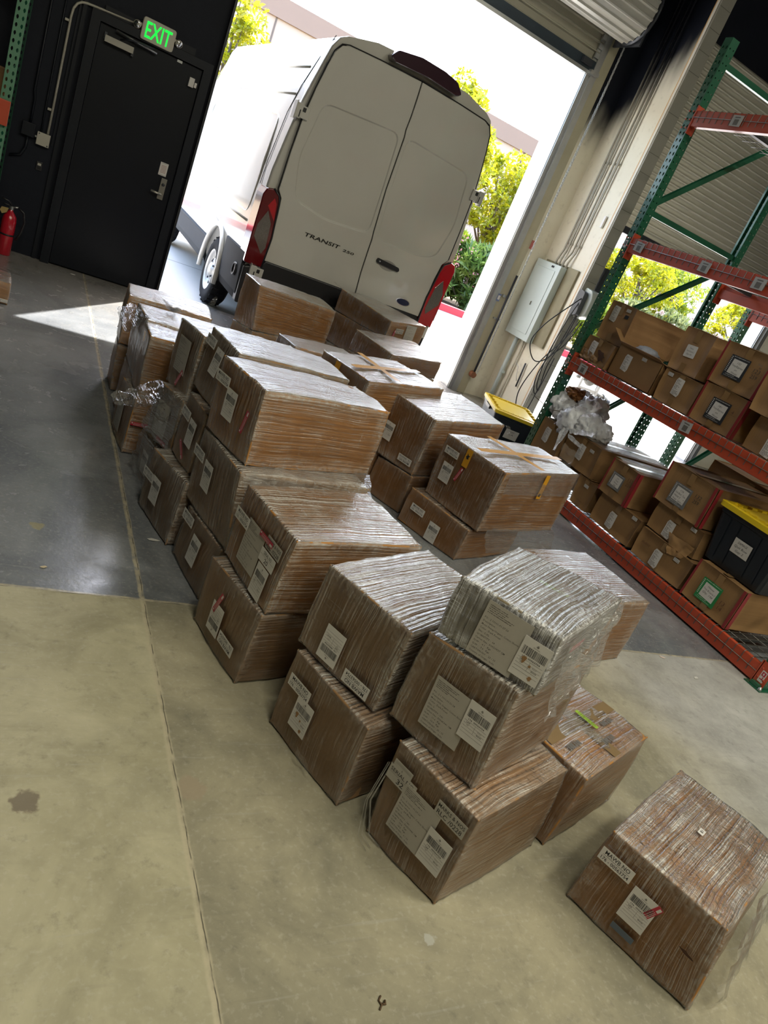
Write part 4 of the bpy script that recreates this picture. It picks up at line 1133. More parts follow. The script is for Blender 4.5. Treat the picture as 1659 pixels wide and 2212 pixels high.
# second rack standing back to back
rk2 = thing('pallet_rack', 'second green and orange pallet rack behind the first, back to back', 'pallet rack', (5.88, RY0, 0))
for yy in (RY0, 4.97):
    for xx, s in ((5.88, 1), (6.98, -1)):
        u_ = upright(xx, yy, s, 3.65 if xx > 6 else 2.4, rk2, GREENL if xx < 6 else GREEN)
        w = MB(); w.span((xx - .07, yy - .06, 0), (xx + .07, yy + .06, .008), GREEN); w.build('base_plate', parent=u_)
    for z in (.2, 1.3, 2.1): brace((5.95, yy, z), (6.91, yy, z), rk2, GREEN)
    brace((5.95, yy, .25), (6.91, yy, 1.25), rk2, GREEN)
for z in (.128, 2.12):
    beam(5.876, RY0, 4.97, z, rk2, 1); beam(6.984, RY0, 4.97, z, rk2, -1)
    if z > 1: wire_deck(5.88, 6.98, RY0, 4.97, z, rk2)
# rack at the left edge, beams running off along the wall
rk3 = thing('pallet_rack', 'pale green pallet rack upright with orange beam at the left edge of the picture', 'pallet rack', (-.2, 6.6, 0))
def upright_y(x, y, s, H, parent, mat):
    w = MB(); wd = .070
    perforated(w, (x - wd / 2, y, .01), (1, 0, 0), (0, 0, 1), wd, H, .0508, .0085, mat, True)
    for xx in (-wd / 2, wd / 2): perforated(w, (x + xx, y, .01), (0, s, 0), (0, 0, 1), wd, H, .0508, .006, mat)
    o = w.build('upright', mat, parent, fix=False)
    md = o.modifiers.new('t', 'SOLIDIFY'); md.thickness = .0022; md.offset = 0
for xx in (-.205, -2.95):
    upright_y(xx, 6.6, 1, 3.65, rk3, GREENL); upright_y(xx, 7.64, -1, 3.65, rk3, GREEN)
    w = MB()
    for a, b in (((6.66, 1.55), (7.58, 2.3)), ((6.66, .4), (7.58, 1.2))): w.box(((xx), (a[0] + b[0]) / 2, (a[1] + b[1]) / 2), (.03, math.hypot(b[0] - a[0], b[1] - a[1]), .04), GREEN, Matrix.Rotation(math.atan2(b[1] - a[1], b[0] - a[0]), 3, 'X'))
    for z in (.3, 1.4, 2.4): w.span((xx - .015, 6.66, z - .02), (xx + .015, 7.6, z + .02), GREEN)
    w.build('brace', parent=rk3)
for z in (1.245, 2.6):
    w = MB(); w.span((-2.92, 6.585, z - .115), (-.245, 6.635, z)); w.span((-.26, 6.565, z - .14), (-.168, 6.597, z + .03)); w.span((-2.95, 7.6, z - .115), (-.24, 7.65, z)); bevel(w.build('beam', ORANGE, rk3), .004)
w = MB(); w.span((-2.9, 6.62, 1.22), (-.25, 7.62, 1.245)); w.build('deck', WIRE, rk3)

# ------------------------------------------------------------------ cartons
def lines(L_, r, step):
    n_ = max(2, int(round((L_ - 2 * r) / step)))
    return [0, r * .4] + [r + (L_ - 2 * r) * k / n_ for k in range(n_ + 1)] + [L_ - r * .4, L_]
def box_shell(name, c8, r, off, step, bulge, amp, seed, mat, zmin=None, ramp=.09, freq=7.0):
    """rounded box following eight measured corners; uv in metres, 'edge' = nearness to box edges"""
    P8 = [Vector(p) for p in c8]
    A = (P8[1] - P8[0] + P8[3] - P8[2] + P8[5] - P8[4] + P8[7] - P8[6]) / 4
    B = (P8[2] - P8[0] + P8[3] - P8[1] + P8[6] - P8[4] + P8[7] - P8[5]) / 4
    Cc = (P8[4] - P8[0] + P8[5] - P8[1] + P8[6] - P8[2] + P8[7] - P8[3]) / 4
    Ls = (A.length, B.length, Cc.length); ax = [q.normalized() for q in (A, B, Cc)]
    def tri(a, b, c):
        a, b, c = a / Ls[0], b / Ls[1], c / Ls[2]
        q = Vector((0, 0, 0))
        for k in range(8):
            i, j, t = k & 1, (k >> 1) & 1, k >> 2
            q += P8[k] * ((a if i else 1 - a) * (b if j else 1 - b) * (c if t else 1 - c))
        return q
    LN = [lines(L_, r, step) for L_ in Ls]
    bm = bmesh.new(); uvl = bm.loops.layers.uv.new('UVMap'); el = bm.verts.layers.float.new('edge')
    cache = {}
    sv = Vector((seed * 3.1, seed * 1.7, seed * .9))
    def vert(p):
        k = tuple(round(q, 6) for q in p)
        if k in cache: return cache[k]
        inn = [min(max(p[q], r), Ls[q] - r) for q in range(3)]
        d = Vector([p[q] - inn[q] for q in range(3)])
        dn = d.normalized()
        near = sorted(min(p[q], Ls[q] - p[q]) for q in range(3))
        o = off
        f = 1.0
        for q in range(3):
            if abs(d[q]) < 1e-9: f *= math.sin(math.pi * min(max(p[q] / Ls[q], 0), 1))
        o += bulge * f
        w_ = tri(*inn)
        if amp: o += amp * (noise.noise(w_ * freq + sv) + .6 * noise.noise(w_ * freq * 3.1 + sv)) 
        q_ = w_ + (ax[0] * dn.x + ax[1] * dn.y + ax[2] * dn.z) * (r + o)
        if zmin is not None and q_.z < zmin: q_.z = zmin
        v = bm.verts.new(q_)
        v[el] = max(0.0, 1 - near[1] / ramp)
        cache[k] = v
        return v
    for axis in range(3):
        o1, o2 = [q for q in range(3) if q != axis]
        for side in (0, Ls[axis]):
            for i in range(len(LN[o1]) - 1):
                for j in range(len(LN[o2]) - 1):
                    qs = []
                    for a, b in ((i, j), (i + 1, j), (i + 1, j + 1), (i, j + 1)):
                        p = [0, 0, 0]; p[axis] = side; p[o1] = LN[o1][a]; p[o2] = LN[o2][b]
                        qs.append((tuple(p)))
                    vsx = [vert(p) for p in qs]
                    if len(set(vsx)) < 4: continue
                    f = bm.faces.new(vsx); f.smooth = True
                    for lp, p in zip(f.loops, qs):
                        if axis == 1: lp[uvl].uv = (p[2], p[0])        # labelled ends: streaks run up
                        elif axis == 0: lp[uvl].uv = (p[1], p[2] + 2)   # long sides: streaks run along
                        else: lp[uvl].uv = (p[1], p[0] + 4)             # top: along the long way
    bmesh.ops.recalc_face_normals(bm, faces=bm.faces[:])
    me = bpy.data.meshes.new(name); bm.to_mesh(me); bm.free(); me.materials.append(mat)
    o = bpy.data.objects.new(name, me); COL.objects.link(o)
    return o

FACES = {'L': (1, 0, 4, 5), 'R': (0, 2, 6, 4), 'T': (4, 6, 7, 5)}
def face_frame(c8, face, s, t, off, rot=0):
    q = [Vector(c8[k]) for k in FACES[face]]
    p = q[0] * (1 - s) * (1 - t) + q[1] * s * (1 - t) + q[2] * s * t + q[3] * (1 - s) * t
    rt = ((q[1] - q[0]) * (1 - t) + (q[2] - q[3]) * t).normalized()
    up = ((q[3] - q[0]) * (1 - s) + (q[2] - q[1]) * s).normalized()
    nn = rt.cross(up).normalized(); up = nn.cross(rt).normalized()
    if face == 'T':            # text reads from the labelled end
        rt, up = -up, rt
    a = math.radians(rot)
    r2 = rt * math.cos(a) + up * math.sin(a); u2 = nn.cross(r2)
    M = Matrix((r2, u2, nn)).transposed().to_4x4(); M.translation = p + nn * off
    return M

# --- sticker meshes (x right, y up, z out), sizes in metres
_sm = {}
def paper(w, wd, ht, mat, cx=0, cy=0, z=0.0, th=.0006, skew=0):
    w.prism([(cx - wd / 2, cy - ht / 2, z), (cx + wd / 2, cy - ht / 2, z), (cx + wd / 2, cy + ht / 2, z), (cx - wd / 2, cy + ht / 2, z)], (0, 0, th), mat)
def bar(w, x0, x1, y0, y1, mat, z=.0009):
    w.add([(x0, y0, z), (x1, y0, z), (x1, y1, z), (x0, y1, z)], [(0, 1, 2, 3)], mat)
def scribble(w, x0, x1, y, h, mat, rr, z=.0009):
    x = x0
    while x < x1:
        l_ = rr.uniform(.0015, .0045) * (h / .003); bar(w, x, min(x + l_, x1), y, y + h * rr.uniform(.6, 1), mat, z); x += l_ + h * rr.choice((.2, .25, .8))
DOC = {
 'docA': ['~', '~', '~', '~', '~', '', 'PO : 2 10101-01-27-26', 'Description :', 'Mens Hemp/Organic Cotton Shorts', 'Color : Dark Forest', 'Size : S-XL', 'QUANTITY :  64', 'Carton Size : 50X50X37 CM', 'N.W :   6.1   Kgs', 'G.W :   7.6   Kgs', 'CARTON NO :  23 / 33', 'Country of Origin : India', 'Country of Destination : USA'],
 'docB': ['~', '~', '~', '~', '~', '', 'PO : 2 1 1911-01-21-28', 'Description :', 'Mens 100% Organic Cotton Shorts', 'Color : Dark Forest', 'Size : L', 'QUANTITY : 100', 'Carton Size : 50X45X41 CM', 'N.W :   11.6   Kgs', 'G.W :   13.0   Kgs', 'CARTON NO :  25 / 33', 'Country of Origin : India', 'Country of Destination : USA'],
 'docC': ['~', '~', '~', '~', '~', '', 'PO : 2 10101-01-27-26', 'Description :', 'Mens 100% Organic Cotton Shorts', 'Color : Jet Black', 'Size : L', 'QUANTITY : 180', 'Carton Size : 56X50X45 CM', 'N.W :   13.6   Kgs', 'G.W :   14.6   Kgs', 'CARTON NO :  6 / 33', 'Country of Origin : India', 'Country of Destination : USA'],
}
def sticker_mesh(kind):
    if kind in _sm: return _sm[kind]
    w = MB(); rr = random.Random(sum(map(ord, kind)))
    if kind == 'mawb':
        paper(w, .108, .044, M_PAPER)
        put_text(w, 'MAWB NO', 0, .004, .0135, M_INK, .082, bold=.012); put_text(w, '176 - 00563754', 0, -.0165, .0115, M_INK, .092, bold=.012)
        bar(w, -.045, .045, -.0005, .0005, M_INK)
    elif kind in ('barcode', 'barcode_torn'):
        paper(w, .082, .118, M_PAPER)
        x = -.034
        while x < .034:
            b_ = rr.choice((.0007, .0007, .0013, .002)); bar(w, x, x + b_, .010, .034, M_INK); x += b_ + rr.choice((.0007, .001, .0015))
        put_text(w, 'Emirates', 0, .0375, .0034, M_INKG, .018)
        for k, (a, b) in enumerate(((0, .049), (.0018, .0465), (-.0018, .0462), (.0006, .0442))):
            w.add([(a - .0026, b - .0014, .0009), (a + .0026, b - .0005, .0009), (a + .0012, b + .0018, .0009)], [(0, 1, 2)], M_INKG)
        put_text(w, '176  00563754', .0, .001, .0048, M_INK, .052, bold=.015)
        put_text(w, 'LAX', -.022, -.009, .0048, M_INK, .012, bold=.015); put_text(w, 'CCU', .018, -.016, .0048, M_INKG, .012)
        put_text(w, '33', -.022, -.017, .004, M_INKG, .006); put_text(w, '804.00', .020, -.026, .0045, M_INK, .016)
        for y in (-.003, -.0115, -.0205, -.030, -.040): bar(w, -.036, .036, y - .0003, y + .0003, M_INKG)
        bar(w, .0003, .0009, -.030, -.003, M_INKG)
        if kind == 'barcode_torn':
            for cx, cy, s_ in ((-.018, -.004, .010), (.004, -.014, .006), (.018, -.045, .008)):
                pts = [(cx + s_ * math.cos(a) * rr.uniform(.25, 1), cy + s_ * 1.3 * math.sin(a) * rr.uniform(.35, 1), .001) for a in [2 * math.pi * k / 11 for k in range(11)]]
                w.add(pts, [tuple(range(11))], M_CARD2)
    elif kind in DOC:
        paper(w, .135, .165, M_PAPERD)
        y = .074
        for k, s_ in enumerate(DOC[kind]):
            h_ = .0038 if k < 5 else .0055
            if s_ == '~': scribble(w, -.060, rr.uniform(-.02, .03), y - .0036, .0026, M_INKG, rr)
            elif s_: put_text(w, s_, -.060, y - h_, h_, M_INKG, None, False, bold=.006, res=1)
            y -= .0055 if k < 5 else .0106
    elif kind in ('serial32', 'serial20'):
        paper(w, .105, .048, M_PAPERD if kind == 'serial32' else M_PAPER)
        put_text(w, 'SERIAL NO.', 0, .006, .012, M_INK, .094 if kind == 'serial32' else .06, bold=.006); put_text(w, kind[-2:], 0, -.018, .016, M_INK, .026, bold=.015)
        bar(w, -.05, .05, .001, .0018, M_INKG)
    elif kind == 'faint6':
        paper(w, .07, .03, M_PAPERD); put_text(w, '6', .0, -.008, .007, M_INKG)
        for y in (.004, .008): bar(w, -.03, .03, y, y + .0006, M_INKG)
    elif kind == 'marks':
        paper(w, .105, .046, M_PAPERD); put_text(w, 'MARKS & NOS', 0, .004, .012, M_INK, .096, bold=.006); put_text(w, 'RLC /0228', 0, -.017, .014, M_INK, .09, bold=.006)
    elif kind == 'red':
        paper(w, .095, .019, M_REDS)
        w.add([(-.045, .001, .0009), (-.036, .001, .0009), (-.038, .007, .0009), (-.042, .0075, .0009)], [(0, 1, 2, 3)], M_PAPER)
        for y in (-.0065, -.0025, .003): scribble(w, -.034, .024, y, .0018, M_PAPER, rr)
        bar(w, .028, .045, -.007, .001, M_PAPER)
    elif kind == 'blue':
        paper(w, .072, .020, M_BLUEG)
    elif kind == 'hole':
        pts = [(.030 * math.cos(a) * rr.uniform(.4, 1), .007 * math.sin(a) * rr.uniform(.3, 1.1), .0009) for a in [2 * math.pi * k / 14 for k in range(14)]]
        w.add(pts, [tuple(range(14))], plain('torn_card', (.06, .025, .012), .9))
    elif kind == 'tag':
        paper(w, .018, .034, M_PAPER); bar(w, -.005, .005, -.006, .002, M_INKG); bar(w, -.005, .004, .006, .010, M_INKG)
    elif kind == 'checked':
        paper(w, .095, .020, M_GREEN); put_text(w, 'CHECKED', 0, -.006, .012, M_INK, .078, res=1)
    elif kind == 'docR':
        mm = M_PAPER
        w.prism([(-.038, -.058, 0), (.030, -.066, 0), (.040, -.045, 0), (.036, .062, 0), (-.030, .066, 0), (-.040, .045, 0)], (0, 0, .0006), mm)
        y = .052
        for k in range(17):
            x = -.032
            while x < .028:
                l_ = rr.uniform(.004, .012); bar(w, x, min(x + l_, .031), y - .0034, y, M_INKG); x += l_ + rr.uniform(.0015, .006)
                if rr.random() < .16: break
            y -= .0066
    elif kind == 'lot':
        paper(w, .052, .024, M_PAPER); put_text(w, 'MARKS & NO', 0, .002, .006, M_INK, .044, bold=.02, res=1); put_text(w, 'RLC/0228', 0, -.009, .008, M_INK, .044, bold=.02, res=1)
    elif kind.startswith('panel'):
        col = {'panel_black': M_BLACKP, 'panel_black2': M_BLACKP, 'panel_grey': M_GREYP, 'panel_gray2': M_GREYP, 'panel_green': M_GREENP}[kind]
        s_ = .82 if kind == 'panel_grey' else 1
        paper(w, .165 * s_, .150 * s_, col, th=.0003)
        for k in range(10): bar(w, -.076 * s_, -.066 * s_, (.058 - k * .011) * s_, (.063 - k * .011) * s_, M_PAPER, .0007)
        scribble(w, -.06 * s_, .07 * s_, .064 * s_, .0042 * s_, M_PAPER, rr, .0007); put_text(w, 'Country of Origin MADE IN INDIA', -.01, -.068 * s_, .0055 * s_, M_PAPER, .12 * s_, z=.0007, res=1)
        scribble(w, -.06 * s_, .02 * s_, -.057 * s_, .0038 * s_, M_PAPER, rr, .0007)
        w.prism([(a * s_, b * s_, .0008) for a, b in ((-.055, -.046), (.060, -.050), (.064, .050), (-.050, .052))], (0, 0, .0006), M_PAPER)
        T_ = {'panel_black': ['132', 'Tony/Express', 'on', 'House'], 'panel_black2': ['181', 'Tony/Express', 'on', 'House'], 'panel_green': ['House', 'Tony & Laurie S', 'Qty. 198'], 'panel_gray2': ['175', 'Quit Band   Tony', 'Hold S    +', 'House   Laurie 2'], 'panel_grey': ['155', 'Tony', 'House', 'Qty']}[kind]
        for k, s2 in enumerate(T_): put_text(w, s2, .005, (.026 - k * .023) * s_, .013 * s_, M_INK, min(.10, .011 * len(s2)) * s_, z=.0018, bold=-.005, shear=.3, rot=-.06)
    elif kind == 'sheet':
        w.prism([(a, b, 0) for a, b in rounded([(-.050, -.046), (.052, -.040), (.046, .048), (-.054, .042)], .008, 3)], (0, 0, .0006), M_PAPER)
        for k, s2 in enumerate(['Home', 'Tony & Laurie S', 'Qty 59']): put_text(w, s2, -.004, .018 - k * .022, .010, M_INK, min(.075, .0085 * len(s2)), z=.0012, shear=.3, bold=-.005)
    elif kind[0] == 'n' and kind[1].isdigit():
        a, b = {'n155': ('155', '259'), 'n132': ('132', '259'), 'n123': ('123', '259'), 'n13': ('13', '14'), 'n4': ('4', '')}[kind]
        mm = M_INK if kind in ('n132', 'n123') else plain('brown_ink', (.10, .04, .02), .7)
        put_text(w, a, 0, .006, .026, mm, .018 * len(a), bold=-.006, shear=.1); bar(w, -.034, .034, 0, .0013, mm)
        if b: put_text(w, b, 0, -.033, .026, mm, .018 * len(b), bold=-.006, shear=.1)
        if kind == 'n123': put_text(w, '50 pc', .0, .06, .012, M_INKG, .04, shear=.2); put_text(w, 'M/S', .012, .038, .012, mm, .02, shear=.2)
    elif kind == 'brw':
        put_text(w, 'BRoWNY', 0, 0, .018, plain('brown_ink', (.10, .04, .02), .7), .085, bold=-.006, shear=.2)
        bar(w, -.03, .04, -.012, -.011, M_INKG)
    elif kind == 'black':
        paper(w, .045, .028, M_BLACKP)
    elif kind == 'yt':
        paper(w, .11, .042, M_YTAPE)
        for cx in (.012,):
            w.add([(cx - .018, .004, .0009), (cx - .004, .014, .0009), (cx + .004, .006, .0009), (cx + .018, .010, .0009), (cx + .006, -.004, .0009), (cx + .010, -.014, .0009), (cx - .004, -.006, .0009), (cx - .014, -.010, .0009)], [tuple(range(8))], M_INK)
    me = w.mesh('sticker_' + kind)
    _sm[kind] = me
    return me
SNAME = {'mawb': 'air_waybill_label', 'barcode': 'barcode_label', 'barcode_torn': 'barcode_label', 'docA': 'packing_list', 'docB': 'packing_list', 'docC': 'packing_list', 'serial32': 'serial_label', 'serial20': 'serial_label', 'faint6': 'faded_label', 'marks': 'marks_label', 'red': 'red_sticker', 'blue': 'tape_patch', 'hole': 'tear', 'tag': 'paper_tag', 'checked': 'checked_sticker', 'docR': 'packing_list', 'lot': 'lot_label', 'sheet': 'handwritten_sheet', 'brw': 'marker_writing', 'black': 'black_patch', 'yt': 'yellow_tape_end'}
def sname(k):
    if k.startswith('panel'): return 'printed_panel'
    if k[0] == 'n' and k[1].isdigit(): return 'marker_number'
    return SNAME[k]

def crumple(name, corners, nu, nv, amp, seed, mat, parent, fold=10.0, edge=None):
    """loose crumpled sheet spanning four corner points"""
    a, b, c, d = [Vector(q) for q in corners]
    nn = (b - a).cross(d - a).normalized()
    sv = Vector((seed * 1.3, seed * 2.1, seed)); vs = []
    bm = bmesh.new(); uvl = bm.loops.layers.uv.new('UVMap')
    gr = []
    for i in range(nu + 1):
        row = []
        for j in range(nv + 1):
            s, t = i / nu, j / nv
            p = a * (1 - s) * (1 - t) + b * s * (1 - t) + c * s * t + d * (1 - s) * t
            q = p * fold + sv
            ridge = 1 - abs(noise.noise(q)) * 2.2
            e_ = 1.0
            p = p + nn * amp * (ridge + .6 * noise.noise(q * 2.7)) * e_ + (b - a).normalized() * amp * .8 * noise.noise(q * 1.7 + Vector((5, 5, 5))) + (d - a).normalized() * amp * .8 * noise.noise(q * 1.9 - Vector((5, 5, 5)))
            row.append(bm.verts.new(p))
        gr.append(row)
    for i in range(nu):
        for j in range(nv):
            f = bm.faces.new((gr[i][j], gr[i + 1][j], gr[i + 1][j + 1], gr[i][j + 1])); f.smooth = True
            for lp, (x, y) in zip(f.loops, ((i, j), (i + 1, j), (i + 1, j + 1), (i, j + 1))): lp[uvl].uv = (x / nu * .3, y / nv * .3)
    me = bpy.data.meshes.new(name); bm.to_mesh(me); bm.free(); me.materials.append(mat)
    return link_mesh(name, me, parent)

def tape_strip(c8, face, p0, p1, width, off, mat, name, parent, segs=8, sag=0.0):
    """tape laid on a face between two (s, t) points"""
    w = MB(); q = []
    for k in range(segs + 1):
        f = k / segs; s = p0[0] + (p1[0] - p0[0]) * f; t = p0[1] + (p1[1] - p0[1]) * f
        M = face_frame(c8, face, s, t, off); M2 = face_frame(c8, face, p1[0], p1[1], off) ; M1 = face_frame(c8, face, p0[0], p0[1], off)
        d = (M2.translation - M1.translation).normalized(); nn = Vector(M.col[2][:3]); sd_ = d.cross(nn).normalized()
        q += [M.translation - sd_ * width / 2, M.translation + sd_ * width / 2]
    n_ = len(q)
    q2 = q + [v - nn * .0006 for v in q]
    fs = [(2 * k, 2 * k + 1, 2 * k + 3, 2 * k + 2) for k in range(segs)] + [(n_ + 2 * k + 2, n_ + 2 * k + 3, n_ + 2 * k + 1, n_ + 2 * k) for k in range(segs)]
    w.add(q2, fs, mat, True)
    return w.build(name, mat, parent, fix=False)

def carton(key, label, group=None, wrap='film', card=None, seed=None, name=None, step=.045, red=False, r=None, tape=False):
    c8 = BOX[key]
    seed = seed if seed is not None else sum(map(ord, key)) * 7 % 101
    ctr = sum((Vector(p) for p in c8[:4]), Vector()) / 4
    hd = Vector(c8[1]) - Vector(c8[0])
    t = thing(name or ('wrapped_carton' if wrap else 'carton'), label, 'box', (ctr.x, ctr.y, ctr.z), 0, group)
    z0 = min(p[2] for p in c8[:4])
    body = box_shell('carton_body' if wrap else 'body', c8, .012 if wrap else .006, -.006, .06, .006, .003 if wrap else .0015, seed, card or M_CARD, z0 + .0005)
    body.parent = t; body.matrix_parent_inverse = Matrix.Translation(-t.location)
    if wrap:
        fm = {'film': M_FILM, 'white': M_FILMW, 'thin': M_FILML}[wrap]
        f = box_shell('stretch_film', c8, .020, -.001, .022 if c8[0][1] < 4 else .04, .006, .0048, seed + 3, fm, z0 + .0005, .06, 9.0)
        f.parent = t; f.matrix_parent_inverse = Matrix.Translation(-t.location)
    # centre seam tape on the top of plain cartons
    if tape or not wrap:
        tape_strip(c8, 'T', (.02, .5), (.98, .5), .05, .0035, M_BTAPE, 'packing_tape', t)
        for s_ in (('L',),):
            tape_strip(c8, 'L', (.5, .97), (.5, .70), .05, .0035, M_BTAPE, 'packing_tape', t, 3)
            tape_strip(c8, 'L', (.5, .03), (.5, .22), .05, .0035, M_BTAPE, 'packing_tape', t, 3)
    if red:
        tape_strip(c8, 'L', (.972, .01), (.972, .99), .022, .0045, M_REDT, 'red_edge_tape', t, 5)
        tape_strip(c8, 'R', (.03, .01), (.03, .99), .035, .0045, M_REDT, 'red_edge_tape', t, 5)
        tape_strip(c8, 'L', (.02, .01), (.02, .99), .016, .0045, M_REDT, 'red_edge_tape', t, 5)
    for (b, f_, k, s, tt, rot) in STICKERS:
        if b != key: continue
        under = k in DOC or k in ('serial32', 'faint6', 'marks', 'blue', 'hole') or (k == 'checked' and key == 's1c')
        if wrap:
            off = .009 if under else .0135
        else: off = .0045
        if k == 'yt': off = .0135
        if k == 'checked' and key == 's1c': off = .003
        q_ = FACES[f_]; fw = (Vector(c8[q_[1]]) - Vector(c8[q_[0]])).length; fh = (Vector(c8[q_[3]]) - Vector(c8[q_[0]])).length
        me_ = sticker_mesh(k); hw_ = max(abs(v.co.x) for v in me_.vertices); hh_ = max(abs(v.co.y) for v in me_.vertices)
        if rot in (0, 180) and f_ != 'T':
            mx, my = min((hw_ + .006) / fw, .5), min((hh_ + .006) / fh, .5)
        else: mx, my = .08, .08
        M = face_frame(c8, f_, min(max(s, mx), 1 - mx), min(max(tt, my), 1 - my), off, rot)
        lo = link_mesh(sname(k), sticker_mesh(k), t, M)
    return t

